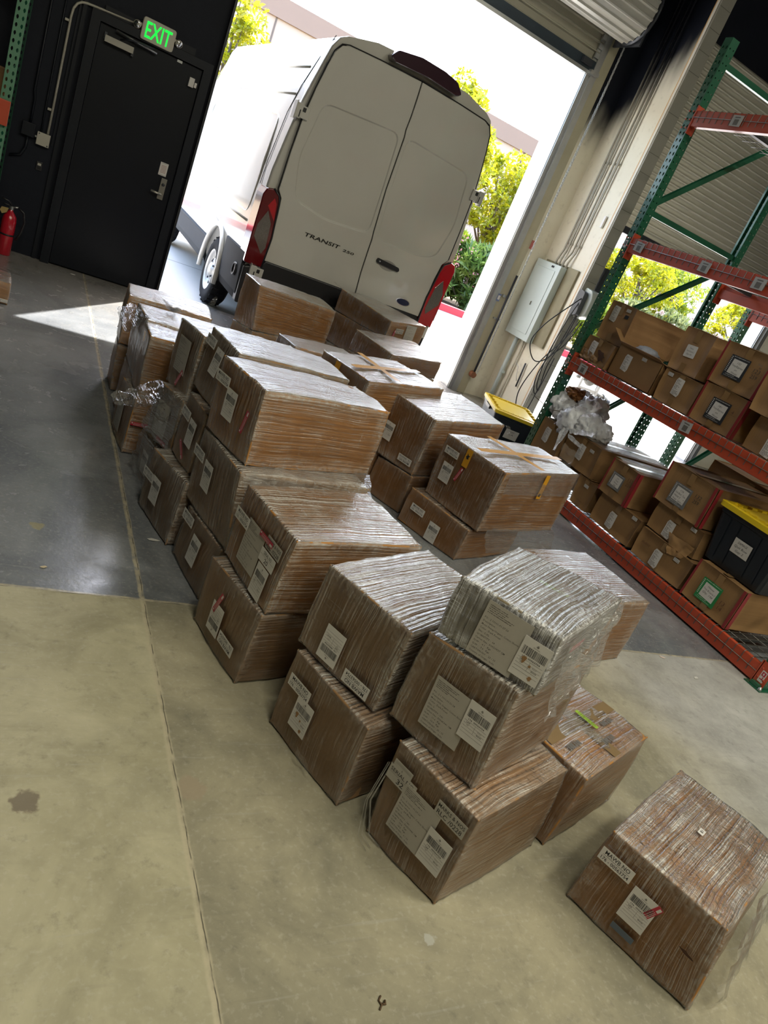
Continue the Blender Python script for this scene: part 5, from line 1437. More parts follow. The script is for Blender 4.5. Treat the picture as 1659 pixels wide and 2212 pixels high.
# measured cartons: eight corners each (ends 0-1 labelled end, 0-2 long side, then the top)
BOX = {
 'lone': [[1.9682, 0.6136, 0.0], [1.7902, 1.0024, 0.0], [2.5082, 0.8613, 0.0], [2.3524, 1.2275, 0.0], [1.9428, 0.6582, 0.2995], [1.7987, 0.9937, 0.2946], [2.5038, 0.8686, 0.298], [2.354, 1.226, 0.2975]],
 's1a': [[1.306, 1.0176, 0.0], [1.1859, 1.2744, 0.0], [1.7867, 1.1757, 0.0], [1.6667, 1.4693, 0.0], [1.2897, 1.0155, 0.3359], [1.1719, 1.3126, 0.3359], [1.7595, 1.1963, 0.3286], [1.6594, 1.4784, 0.3336]],
 's1b': [[1.3217, 1.1129, 0.3347], [1.1774, 1.4091, 0.3347], [1.7462, 1.3077, 0.3347], [1.6154, 1.6054, 0.3347], [1.3089, 1.1293, 0.6737], [1.1717, 1.4017, 0.6456], [1.7481, 1.3174, 0.6631], [1.6138, 1.6065, 0.6577]],
 's1c': [[1.3574, 1.12, 0.6613], [1.177, 1.378, 0.6613], [1.7568, 1.3663, 0.6613], [1.5752, 1.6445, 0.6613], [1.3433, 1.1238, 0.855], [1.1751, 1.3886, 0.8469], [1.7698, 1.3544, 0.8694], [1.5598, 1.6556, 0.8384]],
 'r2': [[2.5778, 2.1518, 0.0], [2.4832, 2.6318, 0.0], [3.1699, 2.266, 0.0], [3.0725, 2.747, 0.0], [2.5759, 2.1527, 0.3787], [2.4824, 2.632, 0.379], [3.1623, 2.2701, 0.3777], [3.0719, 2.7463, 0.3792]],
 'r1': [[1.8275, 1.1728, 0.0], [1.7087, 1.4673, 0.0], [2.2912, 1.3438, 0.0], [2.1784, 1.6483, 0.0], [1.8251, 1.1641, 0.312], [1.7084, 1.466, 0.3132], [2.296, 1.3546, 0.319], [2.179, 1.6477, 0.3109]],
 'm1a': [[1.1228, 1.364, 0.0], [0.9932, 1.7243, 0.0], [1.6844, 1.5636, 0.0], [1.5584, 1.9232, 0.0], [1.11, 1.3711, 0.3078], [0.9884, 1.7278, 0.3083], [1.6811, 1.5655, 0.3083], [1.5562, 1.9246, 0.3084]],
 'm1b': [[1.1505, 1.4361, 0.3086], [0.9957, 1.7637, 0.3086], [1.6345, 1.65, 0.3086], [1.484, 1.9829, 0.3086], [1.1498, 1.4318, 0.6103], [0.9996, 1.7668, 0.6102], [1.6346, 1.649, 0.609], [1.4848, 1.982, 0.6065]],
 'l1a': [[0.9103, 1.8963, 0.0], [0.8271, 2.2688, 0.0], [1.4948, 2.0492, 0.0], [1.4006, 2.4188, 0.0], [0.9175, 1.8979, 0.2995], [0.8117, 2.2659, 0.2922], [1.4952, 2.0493, 0.2972], [1.3976, 2.4183, 0.2955]],
 'l1b': [[0.9246, 1.9026, 0.2968], [0.8596, 2.284, 0.2968], [1.4798, 2.0104, 0.2968], [1.4028, 2.396, 0.2968], [0.9363, 1.8959, 0.5977], [0.8576, 2.2807, 0.5952], [1.4827, 2.0083, 0.5997], [1.3995, 2.3997, 0.6067]],
 'l2a': [[0.8642, 2.3935, 0.0], [0.812, 2.7401, 0.0], [1.4647, 2.4942, 0.0], [1.403, 2.8457, 0.0], [0.8901, 2.381, 0.249], [0.8167, 2.7354, 0.2446], [1.4711, 2.4909, 0.248], [1.4061, 2.8436, 0.247]],
 'l2b': [[0.9022, 2.3753, 0.2482], [0.8071, 2.808, 0.2482], [1.4759, 2.4935, 0.2482], [1.3952, 2.9153, 0.2482], [0.8596, 2.3944, 0.5813], [0.7991, 2.8047, 0.5747], [1.4654, 2.4977, 0.5793], [1.3899, 2.9161, 0.5778]],
 'l2c': [[0.8906, 2.4482, 0.579], [0.7958, 2.793, 0.579], [1.5085, 2.6385, 0.579], [1.4273, 2.9516, 0.579], [0.8755, 2.4646, 0.8882], [0.7781, 2.7871, 0.893], [1.4944, 2.6407, 0.8868], [1.4442, 2.9387, 0.8792]],
 'l3a': [[0.7876, 2.7829, 0.0], [0.7053, 3.1539, 0.0], [1.3737, 2.934, 0.0], [1.2847, 3.2941, 0.0], [0.797, 2.7882, 0.3153], [0.7027, 3.1405, 0.301], [1.3757, 2.9341, 0.3106], [1.2849, 3.2915, 0.3073]],
 'l3b': [[0.8136, 2.8849, 0.3097], [0.7729, 3.1174, 0.3097], [1.4072, 2.9452, 0.3097], [1.3742, 3.1983, 0.3097], [0.8126, 2.8725, 0.6041], [0.7851, 3.1285, 0.6027], [1.4079, 2.9427, 0.6043], [1.377, 3.1996, 0.6039]],
 'l3c': [[0.8387, 2.964, 0.6047], [0.8081, 3.2225, 0.6047], [1.427, 3.0077, 0.6047], [1.3898, 3.3157, 0.6047], [0.8826, 2.9259, 0.8772], [0.8252, 3.2519, 0.883], [1.4361, 3.0022, 0.8806], [1.393, 3.3217, 0.8827]],
 'l4a': [[0.7973, 3.1515, 0.0], [0.7394, 3.5298, 0.0], [1.3866, 3.2543, 0.0], [1.3222, 3.6299, 0.0], [0.7914, 3.1497, 0.2297], [0.7182, 3.5231, 0.2274], [1.3833, 3.2533, 0.2304], [1.3163, 3.6281, 0.2297]],
 'l4b': [[0.7896, 3.1851, 0.25], [0.7126, 3.44, 0.25], [1.3708, 3.3, 0.25], [1.3046, 3.5866, 0.25], [0.7785, 3.1796, 0.5356], [0.7217, 3.4662, 0.5079], [1.369, 3.3009, 0.5244], [1.3058, 3.5922, 0.518]],
 'l4c': [[0.8112, 3.2726, 0.5], [0.752, 3.5207, 0.5], [1.3974, 3.3361, 0.5], [1.3474, 3.6355, 0.5], [0.7987, 3.2434, 0.8317], [0.7484, 3.5548, 0.8126], [1.3942, 3.3321, 0.8242], [1.3456, 3.641, 0.8198]],
 'l5a': [[0.6732, 3.6823, 0.0], [0.6507, 4.0736, 0.0], [1.2732, 3.7454, 0.0], [1.2448, 4.1103, 0.0], [0.6751, 3.7033, 0.3242], [0.6438, 4.0518, 0.2952], [1.2731, 3.7485, 0.3135], [1.2434, 4.107, 0.3068]],
 'l5c': [[0.6882, 3.9376, 0.31], [0.6816, 4.4026, 0.31], [1.2863, 3.9844, 0.31], [1.2756, 4.3957, 0.31], [0.6753, 3.9772, 0.6576], [0.6706, 4.3675, 0.6395], [1.2825, 3.9906, 0.6495], [1.272, 4.3908, 0.6453]],
 'l5d': [[0.6811, 3.738, 0.31], [0.6758, 3.9763, 0.31], [1.2729, 3.6992, 0.31], [1.2768, 3.9902, 0.31], [0.6626, 3.7068, 0.6454], [0.6686, 4.0129, 0.6425], [1.268, 3.6949, 0.6433], [1.2736, 3.9961, 0.6427]],
 'l6a': [[0.6795, 4.6199, 0.0], [0.6805, 4.8964, 0.0], [1.2675, 4.5621, 0.0], [1.2835, 4.8886, 0.0], [0.65, 4.5892, 0.3035], [0.6803, 4.9246, 0.305], [1.2604, 4.5579, 0.3048], [1.2812, 4.8938, 0.3052]],
 'l6b': [[0.657, 4.617, 0.3057], [0.6802, 5.0038, 0.3057], [1.1671, 4.5969, 0.3057], [1.1938, 4.9737, 0.3057], [0.6494, 4.6339, 0.6126], [0.684, 5.0055, 0.6046], [1.1593, 4.6043, 0.6249], [1.1952, 4.9772, 0.6321]],
 'r3a': [[2.5227, 3.0983, 0.0], [2.3156, 3.5251, 0.0], [3.0711, 3.3053, 0.0], [2.8821, 3.7574, 0.0], [2.512, 3.0716, 0.2192], [2.3319, 3.5343, 0.2327], [3.0699, 3.2998, 0.2255], [2.885, 3.7573, 0.2286]],
 'r3b': [[2.5461, 3.0462, 0.2281], [2.4044, 3.5065, 0.2281], [3.3015, 3.2895, 0.2281], [3.207, 3.7204, 0.2281], [2.5418, 3.0337, 0.6234], [2.37, 3.4892, 0.6312], [3.3164, 3.3183, 0.6404], [3.2378, 3.6948, 0.6489]],
 'c1a': [[2.3655, 3.6126, 0.0], [2.2301, 3.9004, 0.0], [2.911, 3.8228, 0.0], [2.7845, 4.1231, 0.0], [2.3419, 3.5937, 0.2723], [2.2286, 3.8864, 0.2502], [2.9051, 3.8167, 0.2676], [2.7825, 4.1181, 0.2617]],
 'c1b': [[2.347, 3.6137, 0.2686], [2.1856, 3.9444, 0.2686], [3.045, 3.876, 0.2686], [2.8819, 4.2633, 0.2686], [2.3324, 3.5758, 0.6569], [2.1364, 3.9954, 0.6816], [3.0424, 3.8691, 0.6771], [2.8812, 4.2712, 0.7113]],
 'c2b': [[1.9264, 3.7719, 0.31], [1.747, 4.1938, 0.31], [2.6047, 4.0634, 0.31], [2.4221, 4.4868, 0.31], [1.9202, 3.7728, 0.7252], [1.7523, 4.1907, 0.7334], [2.6089, 4.0624, 0.7492], [2.419, 4.4903, 0.7534]],
 'c3': [[1.7418, 4.6165, 0.31], [1.7054, 4.968, 0.31], [2.3024, 4.6819, 0.31], [2.262, 5.0357, 0.31], [1.7357, 4.6197, 0.6129], [1.7158, 4.9621, 0.5928], [2.3014, 4.6825, 0.6095], [2.2566, 5.039, 0.6136]],
 'f1': [[1.7547, 5.6758, 0.4], [1.6282, 5.884, 0.4], [2.4886, 5.949, 0.4], [2.3907, 6.1733, 0.4], [1.6927, 5.6722, 0.7608], [1.6303, 5.923, 0.7807], [2.4703, 5.9128, 0.7168], [2.3848, 6.1736, 0.7531]],
 'f2': [[3.0955, 6.2538, 0.6], [2.7985, 6.9169, 0.6], [3.5338, 6.3875, 0.6], [3.2651, 7.1, 0.6], [3.0772, 6.2193, 0.7722], [2.7962, 6.9131, 0.8218], [3.5557, 6.4163, 0.8138], [3.2684, 7.1041, 0.8091]],
 'f3': [[2.8541, 5.4532, 0.45], [2.6791, 5.892, 0.45], [3.5507, 5.7597, 0.45], [3.382, 6.1538, 0.45], [2.8709, 5.4255, 0.6095], [2.6701, 5.8648, 0.6492], [3.5325, 5.7306, 0.6221], [3.4048, 6.13, 0.6666]],
 'k1': [[4.27, 4.0319, 0.137], [4.27, 4.248, 0.137], [4.82, 4.0319, 0.137], [4.82, 4.248, 0.137], [4.27, 4.0312, 0.3771], [4.27, 4.2719, 0.3771], [4.82, 4.0312, 0.3771], [4.82, 4.2719, 0.3771]],
 'k2': [[4.27, 4.1625, 0.3771], [4.27, 4.6015, 0.3771], [5.12, 4.1625, 0.3771], [5.12, 4.6015, 0.3771], [4.27, 4.1817, 0.6377], [4.27, 4.6015, 0.6377], [5.12, 4.1817, 0.6377], [5.12, 4.6015, 0.6377]],
 'k0': [[4.24, 4.5513, 0.137], [4.24, 4.955, 0.137], [4.84, 4.5513, 0.137], [4.84, 4.955, 0.137], [4.24, 4.5933, 0.6051], [4.24, 4.955, 0.6051], [4.84, 4.5933, 0.6051], [4.84, 4.955, 0.6051]],
 'k4': [[4.27, 3.502, 0.137], [4.27, 3.9707, 0.137], [4.87, 3.502, 0.137], [4.87, 3.9707, 0.137], [4.27, 3.4961, 0.3722], [4.27, 3.9682, 0.3722], [4.87, 3.4961, 0.3722], [4.87, 3.9682, 0.3722]],
 'k3': [[4.24, 3.6875, 0.3722], [4.24, 3.9968, 0.3722], [4.84, 3.6875, 0.3722], [4.84, 3.9968, 0.3722], [4.24, 3.6917, 0.6545], [4.24, 3.9926, 0.6545], [4.84, 3.6917, 0.6545], [4.84, 3.9926, 0.6545]],
 'k7': [[4.27, 2.9486, 0.137], [4.27, 3.4548, 0.137], [4.87, 2.9486, 0.137], [4.87, 3.4548, 0.137], [4.27, 2.9416, 0.3574], [4.27, 3.4632, 0.3574], [4.87, 2.9416, 0.3574], [4.87, 3.4632, 0.3574]],
 'k6': [[4.3, 2.995, 0.3574], [4.3, 3.4739, 0.3574], [4.9, 2.995, 0.3574], [4.9, 3.4739, 0.3574], [4.3, 3.017, 0.5623], [4.3, 3.4758, 0.5623], [4.9, 3.017, 0.5623], [4.9, 3.4758, 0.5623]],
 'k5': [[4.27, 3.0681, 0.5623], [4.27, 3.5178, 0.5623], [5.12, 3.0681, 0.5623], [5.12, 3.5178, 0.5623], [4.27, 3.0793, 0.8645], [4.27, 3.5234, 0.8645], [5.12, 3.0793, 0.8645], [5.12, 3.5234, 0.8645]],
 'k8': [[4.27, 2.5109, 0.137], [4.27, 2.9192, 0.137], [4.97, 2.5109, 0.137], [4.97, 2.9192, 0.137], [4.27, 2.5125, 0.4212], [4.27, 2.9131, 0.4212], [4.97, 2.5125, 0.4212], [4.97, 2.9131, 0.4212]],
 't0': [[4.26, 4.5974, 1.167], [4.26, 4.9413, 1.167], [4.86, 4.5974, 1.167], [4.86, 4.9413, 1.167], [4.26, 4.5759, 1.3795], [4.26, 4.9324, 1.3795], [4.86, 4.5759, 1.3795], [4.86, 4.9324, 1.3795]],
 't2': [[4.29, 4.0642, 1.167], [4.29, 4.5726, 1.167], [4.84, 4.0642, 1.167], [4.84, 4.5726, 1.167], [4.29, 4.0633, 1.4152], [4.29, 4.574, 1.4152], [4.84, 4.0633, 1.4152], [4.84, 4.574, 1.4152]],
 't4': [[4.27, 3.6338, 1.167], [4.27, 3.9964, 1.167], [4.87, 3.6338, 1.167], [4.87, 3.9964, 1.167], [4.27, 3.6281, 1.4075], [4.27, 4.012, 1.4075], [4.87, 3.6281, 1.4075], [4.87, 4.012, 1.4075]],
 't3': [[4.3, 3.7519, 1.4075], [4.3, 4.0495, 1.4075], [4.8, 3.7519, 1.4075], [4.8, 4.0495, 1.4075], [4.3, 3.757, 1.7321], [4.3, 4.0542, 1.7321], [4.8, 3.757, 1.7321], [4.8, 4.0542, 1.7321]],
 't6': [[4.27, 3.225, 1.167], [4.27, 3.6159, 1.167], [4.87, 3.225, 1.167], [4.87, 3.6159, 1.167], [4.27, 3.2175, 1.4431], [4.27, 3.6152, 1.4431], [4.87, 3.2175, 1.4431], [4.87, 3.6152, 1.4431]],
 't5': [[4.27, 3.2172, 1.4431], [4.27, 3.6274, 1.4431], [4.87, 3.2172, 1.4431], [4.87, 3.6274, 1.4431], [4.27, 3.2081, 1.7435], [4.27, 3.6255, 1.7435], [4.87, 3.2081, 1.7435], [4.87, 3.6255, 1.7435]],
 't8': [[4.27, 2.7109, 1.167], [4.27, 3.117, 1.167], [4.87, 2.7109, 1.167], [4.87, 3.117, 1.167], [4.27, 2.7109, 1.3964], [4.27, 3.113, 1.3964], [4.87, 2.7109, 1.3964], [4.87, 3.113, 1.3964]],
 't7': [[4.2, 2.7887, 1.3964], [4.2, 3.1664, 1.3964], [4.8, 2.7887, 1.3964], [4.8, 3.1664, 1.3964], [4.2, 2.7887, 1.6685], [4.2, 3.1813, 1.6685], [4.8, 2.7887, 1.6685], [4.8, 3.1813, 1.6685]],
 't1': [[4.34, 4.6197, 1.375], [4.34, 4.955, 1.375], [4.94, 4.6197, 1.375], [4.94, 4.955, 1.375], [4.34, 4.6379, 1.7006], [4.34, 4.955, 1.7006], [4.94, 4.6379, 1.7006], [4.94, 4.955, 1.7006]],
}
STICKERS = [
 ('lone', 'L', 'mawb', 0.163, 0.745, 0),
 ('lone', 'L', 'barcode', 0.447, 0.521, 0),
 ('lone', 'L', 'red', 0.515, 0.566, 68),
 ('lone', 'L', 'blue', 0.435, 0.183, 0),
 ('lone', 'L', 'hole', 0.835, 0.52, -10),
 ('lone', 'T', 'tag', 0.507, 0.538, 0),
 ('s1c', 'L', 'docA', 0.537, 0.515, 0),
 ('s1c', 'L', 'barcode_torn', 0.851, 0.482, 0),
 ('s1c', 'T', 'checked', 0.54, 0.427, 0),
 ('s1c', 'R', 'red', 0.245, 0.737, 0),
 ('s1b', 'L', 'docB', 0.508, 0.453, 0),
 ('s1b', 'L', 'barcode', 0.797, 0.544, 0),
 ('s1a', 'L', 'serial32', 0.128, 0.72, 0),
 ('s1a', 'L', 'faint6', 0.182, 0.815, 0),
 ('s1a', 'L', 'docC', 0.464, 0.517, 0),
 ('s1a', 'L', 'marks', 0.78, 0.821, 0),
 ('s1a', 'L', 'barcode', 0.778, 0.46, 0),
 ('r1', 'T', 'checked', 0.549, 0.525, 0),
 ('m1b', 'L', 'barcode', 0.389, 0.291, 180),
 ('m1b', 'L', 'mawb', 0.757, 0.149, 180),
 ('m1a', 'L', 'mawb', 0.231, 0.711, 0),
 ('m1a', 'L', 'barcode_torn', 0.359, 0.468, 0),
 ('l1b', 'L', 'mawb', 0.182, 0.645, 0),
 ('l1b', 'L', 'docA', 0.46, 0.463, 0),
 ('l1b', 'L', 'red', 0.649, 0.728, 0),
 ('l1b', 'L', 'marks', 0.78, 0.711, 0),
 ('l1b', 'L', 'serial20', 0.772, 0.551, 0),
 ('l1b', 'L', 'barcode', 0.776, 0.258, 0),
 ('l1a', 'L', 'barcode', 0.435, 0.42, 180),
 ('l1a', 'L', 'red', 0.402, 0.631, 70),
 ('l1a', 'L', 'mawb', 0.711, 0.32, 180),
 ('l2a', 'L', 'mawb', 0.161, 0.87, 0),
 ('l2a', 'L', 'barcode', 0.542, 0.544, 0),
 ('l2b', 'L', 'mawb', 0.1, 0.701, 0),
 ('l2b', 'L', 'barcode', 0.41, 0.555, 0),
 ('l2c', 'L', 'mawb', 0.201, 0.757, 0),
 ('l2c', 'L', 'barcode', 0.458, 0.533, 0),
 ('l2c', 'L', 'red', 0.827, 0.495, 80),
 ('l3a', 'L', 'mawb', 0.145, 0.617, 0),
 ('l3a', 'L', 'barcode', 0.426, 0.509, 0),
 ('l3b', 'L', 'mawb', 0.295, 0.735, 0),
 ('l3b', 'L', 'barcode', 0.729, 0.564, 0),
 ('l3b', 'L', 'red', 0.566, 0.239, -40),
 ('l3c', 'L', 'mawb', 0.151, 0.825, 0),
 ('l3c', 'L', 'barcode', 0.615, 0.628, 0),
 ('l4c', 'L', 'docC', 0.502, 0.55, 0),
 ('l4c', 'L', 'red', 0.629, 0.235, 60),
 ('l4b', 'L', 'docB', 0.489, 0.444, 0),
 ('l4b', 'L', 'red', 0.705, 0.126, 0),
 ('l4a', 'L', 'barcode', 0.339, 0.441, 0),
 ('l5a', 'L', 'docA', 0.428, 0.431, 0),
 ('l5a', 'R', 'red', 0.082, 0.547, 0),
 ('r3b', 'L', 'mawb', 0.207, 0.799, 0),
 ('r3b', 'L', 'barcode', 0.236, 0.481, 0),
 ('r3b', 'L', 'red', 0.418, 0.574, 75),
 ('r3b', 'L', 'yt', 0.446, 0.855, 90),
 ('r3a', 'L', 'mawb', 0.248, 0.592, 0),
 ('r3a', 'L', 'barcode', 0.571, 0.318, 0),
 ('c1b', 'L', 'barcode', 0.297, 0.426, 0),
 ('c1b', 'L', 'mawb', 0.781, 0.174, 180),
 ('f2', 'R', 'docB', 0.592, 0.567, 0),
 ('f2', 'R', 'marks', 0.288, 0.56, 0),
 ('f2', 'R', 'red', 0.157, 0.329, 90),
 ('k0', 'L', 'docR', 0.407, 0.724, 0),
 ('k2', 'L', 'docR', 0.516, 0.546, 0),
 ('k2', 'L', 'lot', 0.789, 0.772, 0),
 ('k1', 'L', 'lot', 0.543, 0.772, 0),
 ('k3', 'L', 'panel_grey', 0.432, 0.467, 0),
 ('k3', 'L', 'n155', 0.838, 0.638, 0),
 ('k4', 'L', 'docR', 0.471, 0.398, 0),
 ('k4', 'L', 'lot', 0.871, 0.954, 0),
 ('k5', 'L', 'panel_gray2', 0.442, 0.394, 0),
 ('k5', 'L', 'n132', 0.764, 0.53, 0),
 ('k6', 'L', 'docR', 0.419, 0.359, 0),
 ('k6', 'L', 'lot', 0.818, 0.866, 0),
 ('k7', 'L', 'docR', 0.457, 0.362, 0),
 ('k7', 'L', 'lot', 0.76, 0.748, 0),
 ('k7', 'L', 'brw', 0.2, 0.521, 0),
 ('k8', 'L', 'panel_green', 0.445, 0.444, 0),
 ('k8', 'L', 'n13', 0.753, 0.381, 0),
 ('t0', 'L', 'docR', 0.367, 0.536, 0),
 ('t1', 'L', 'docR', 0.331, 0.689, 0),
 ('t1', 'L', 'lot', 0.758, 0.873, 0),
 ('t1', 'L', 'black', 0.777, 0.719, 0),
 ('t2', 'L', 'docR', 0.367, 0.549, 0),
 ('t2', 'L', 'lot', 0.634, 0.971, 0),
 ('t3', 'L', 'sheet', 0.508, 0.498, 0),
 ('t4', 'L', 'docR', 0.501, 0.607, 0),
 ('t4', 'L', 'lot', 0.2, 0.86, 0),
 ('t5', 'L', 'panel_black', 0.411, 0.493, 0),
 ('t5', 'L', 'n123', 0.789, 0.527, 0),
 ('t6', 'L', 'panel_black2', 0.515, 0.463, 0),
 ('t6', 'L', 'n4', 0.808, 0.515, 0),
 ('t8', 'L', 'docR', 0.462, 0.166, 0),
]

for p_ in (BOX['k0'][0], BOX['k0'][2], BOX['k0'][4], BOX['k0'][6]): p_[1] = max(p_[1], 4.61)

# ------------------------------------------------------------------ the wrapped shipment on the floor
def under(key, new, z0=0.0, z1=None):
    """a carton standing right below a measured one"""
    c8 = BOX[key]; zt = min(p[2] for p in c8[:4]) if z1 is None else z1
    BOX[new] = [[p[0], p[1], z0] for p in c8[:4]] + [[p[0], p[1], zt] for p in c8[:4]]
under('c2b', 'c2a'); under('c3', 'c3a'); under('f1', 'f1a'); under('f3', 'f3a'); under('l5c', 'l5b')
under('f2', 'f2a', 0, .30); under('f2', 'f2b', .30)
for k in ('f2', 'f2a', 'f2b'):
    for p in BOX[k]: p[1] -= .13
GS = 'film-wrapped cartons stacked on the warehouse floor'
CARTONS = [
 ('lone', 'wrapped carton standing alone at the lower right, blue patch and red sticker on its end', 'film', M_CARD),
 ('s1a', 'wrapped carton with SERIAL NO. 32 label, bottom of the nearest three-high stack', 'thin', M_CARD2),
 ('s1b', 'wrapped carton with large packing list, middle of the nearest three-high stack', 'film', M_CARD2),
 ('s1c', 'white-filmed carton with torn barcode label, top of the nearest three-high stack', 'white', M_CARD3),
 ('r2', 'wrapped carton standing alone on the floor behind the nearest three-high stack', 'film', M_CARD),
 ('r1', 'wrapped carton with lime CHECKED sticker on its orange top, right of the nearest stack', 'thin', M_CARD),
 ('m1a', 'wrapped carton with torn barcode label, lower of the two left of the nearest three-high stack', 'thin', M_CARD2),
 ('m1b', 'wrapped carton with upside-down labels and rippled top, upper of two left of nearest stack', 'film', M_CARD2),
 ('l1a', 'wrapped carton with red sticker over an upside-down barcode, under the SERIAL NO. 20 carton', 'thin', M_CARD2),
 ('l1b', 'wrapped carton with SERIAL NO. 20 label and glossy orange top', 'film', M_CARD),
 ('l2a', 'wrapped carton at floor level of the stack under the big orange-sided carton', 'thin', M_CARD2),
 ('l2b', 'wrapped carton in the middle of the stack under the big orange-sided carton', 'film', M_CARD2),
 ('l2c', 'big carton with bare orange long side showing through the film, top of its three-high stack', 'film', M_CARD),
 ('l3a', 'low wrapped carton on the floor beside the joint, left edge of the pile', 'film', M_CARD2),
 ('l3b', 'wrapped carton with slanted red sticker, second layer above the low carton at the left edge', 'thin', M_CARD2),
 ('l3c', 'wrapped carton on the top layer directly behind the big orange-sided carton', 'film', M_CARD2),
 ('l4a', 'carton in loose wrinkled film on the floor behind the low carton at the left edge', 'film', M_CARD2),
 ('l4b', 'carton with a corner of torn film flaring out to the left, second layer', 'film', M_CARD2),
 ('l4c', 'top-layer wrapped carton with faded packing list and red sticker, second behind the orange-sided one', 'film', M_CARD2),
 ('l5a', 'wrapped carton on the floor with red sticker on its striped side, left edge of pile', 'film', M_CARD),
 ('l5b', 'wrapped carton on the floor under the one with the knotted film', 'film', M_CARD),
 ('l5c', 'wrapped carton with a knot of clear film on its top', 'white', M_CARD),
 ('l5d', 'wrapped carton with glinting film strands across its brown side and a scrap of yellow tape', 'film', M_CARD),
 ('l6a', 'wrapped carton on the floor at the far left end of the pile', 'film', M_CARD),
 ('l6b', 'wrapped carton with long shiny top, upper one at the far left end of the pile', 'film', M_CARD),
 ('r3a', 'wrapped carton under the yellow-taped carton on the right of the pile', 'thin', M_CARD),
 ('r3b', 'big wrapped carton crossed with printed yellow tape on the right of the pile', 'film', M_CARD),
 ('c1a', 'dark wrapped carton on the floor between the left row and the yellow-taped stack', 'thin', M_CARD),
 ('c1b', 'wrapped carton with upside-down label behind the front yellow-taped carton', 'film', M_CARD),
 ('c2a', 'wrapped carton on the floor under the rear yellow-taped carton', 'film', M_CARD),
 ('c2b', 'wrapped carton with yellow tape over its crumpled top, in the middle of the pile', 'film', M_CARD),
 ('c3a', 'wrapped carton on the floor under the flat-topped carton in the middle of the pile', 'film', M_CARD),
 ('c3', 'flat-topped wrapped carton behind the big orange-sided carton', 'film', M_CARD),
 ('f1a', 'low wrapped carton on the floor under the dark carton before the van bumper', 'film', M_CARD),
 ('f1', 'wrapped carton with long brown side standing before the left half of the van bumper', 'film', M_CARD),
 ('f3a', 'wrapped carton on the floor under the far right carton of the pile', 'film', M_CARD),
 ('f3', 'wrapped carton with blue-white shiny top, far right of the pile by the door jamb', 'film', M_CARD),
 ('f2a', 'wrapped carton on the floor, lowest of the three stacked before the right van door', 'film', M_CARD),
 ('f2b', 'wrapped carton in the middle of the three stacked before the right van door', 'film', M_CARD),
 ('f2', 'wrapped carton with papers on its narrow end, top of three before the right van door', 'film', M_CARD),
]
TH = {}
for k, lab, wr, cd in CARTONS:
    TH[k] = carton(k, lab, GS, wr, cd, name='wrapped_carton')

# printed tape and marks on tops
BROWNT = plain('printed_brown_tape', (.22, .15, .075), .3, 0, .1, coat=.2)
for a, b in (((.16, .02), (.16, .98)), ((.84, .02), (.84, .98))) if False else ():
    pass
tape_strip(BOX['r1'], 'T', (.02, .56), (.98, .56), .052, .003, BROWNT, 'packing_tape', TH['r1'])
tape_strip(BOX['r1'], 'T', (.48, .03), (.48, .97), .052, .0032, BROWNT, 'packing_tape', TH['r1'])
for s_, t_ in ((.30, .70), (.74, .40), (.56, .22), (.20, .36)):
    w = MB(); rr = random.Random(int(s_ * 100))
    for q in range(6): bar(w, -.04 + q * .014, -.032 + q * .014, -.012, .012 * rr.uniform(.4, 1), M_INKG)
    put_text(w, 'MCN', .0, -.008, .022, M_INKG, .06, bold=.01)
    link_mesh('tape_print', w.mesh('tape_print'), TH['r1'], face_frame(BOX['r1'], 'T', s_, t_, .0045, 90))
# yellow printed tape
for (f_, p0, p1) in (('T', (.02, .50), (.97, .46)), ('T', (.46, .02), (.40, .98)), ('R', (.52, .99), (.52, .60))):
    tape_strip(BOX['r3b'], f_, p0, p1, .045, .017, M_YTAPE, 'yellow_tape', TH['r3b'], 12)
me_y = MB(); me_y.add([(-.016, .004, .0), (-.004, .014, .0), (.004, .006, .0), (.018, .010, .0), (.006, -.004, .0), (.010, -.014, .0), (-.004, -.006, .0), (-.014, -.010, .0)], [tuple(range(8))], M_INK)
me_y = me_y.mesh('bird_mark')
link_mesh('tape_print', me_y, TH['r3b'], face_frame(BOX['r3b'], 'R', .52, .66, .018, 0))
for (f_, p0, p1) in (('T', (.02, .40), (.97, .52)), ('T', (.34, .02), (.44, .98)), ('L', (.40, .99), (.40, .72))):
    tape_strip(BOX['c2b'], f_, p0, p1, .045, .017, M_YTAPE, 'yellow_tape', TH['c2b'], 12)
w = MB(); w.prism([(-.02, -.03, 0), (.02, -.025, 0), (.025, .02, 0), (-.015, .03, 0)], (0, 0, .001), M_YTAPE)
link_mesh('yellow_tape', w.mesh('tape_scrap'), TH['l5d'], face_frame(BOX['l5d'], 'L', .72, .90, .014, 20))

# loose ends of film
CL = M_LOOSE
def P3(k, i): return Vector(BOX[k][i])
a = P3('l5c', 5)
# radial knot on the top of l5c
w = MB(); kc = (P3('l5c', 5) * .55 + P3('l5c', 4) * .25 + P3('l5c', 7) * .2) + Vector((0.05, 0, .03)); rr = random.Random(4)
for q in range(11):
    an = 2 * math.pi * q / 11 + rr.uniform(-.2, .2); L_ = rr.uniform(.04, .085)
    d_ = Vector((math.cos(an), math.sin(an), rr.uniform(.1, .8))).normalized(); sd_ = d_.cross(Vector((0, 0, 1))).normalized()
    pts = []; 
    for i in range(5):
        f = i / 4; wd = .006 + .020 * f
        for j in (-1, -.3, .4, 1): pts.append(kc + d_ * L_ * f + sd_ * wd * j + Vector((0, 0, .010 * math.sin(j * 4 + q))) )
    w.add(pts, [(i * 4 + j, i * 4 + j + 1, (i + 1) * 4 + j + 1, (i + 1) * 4 + j) for i in range(4) for j in range(3)], CL, True)
w.tube([kc - Vector((0, 0, .03)), kc], [.03, .012], CL, 8)
w.build('film_knot', CL, TH['l5c'], fix=False)
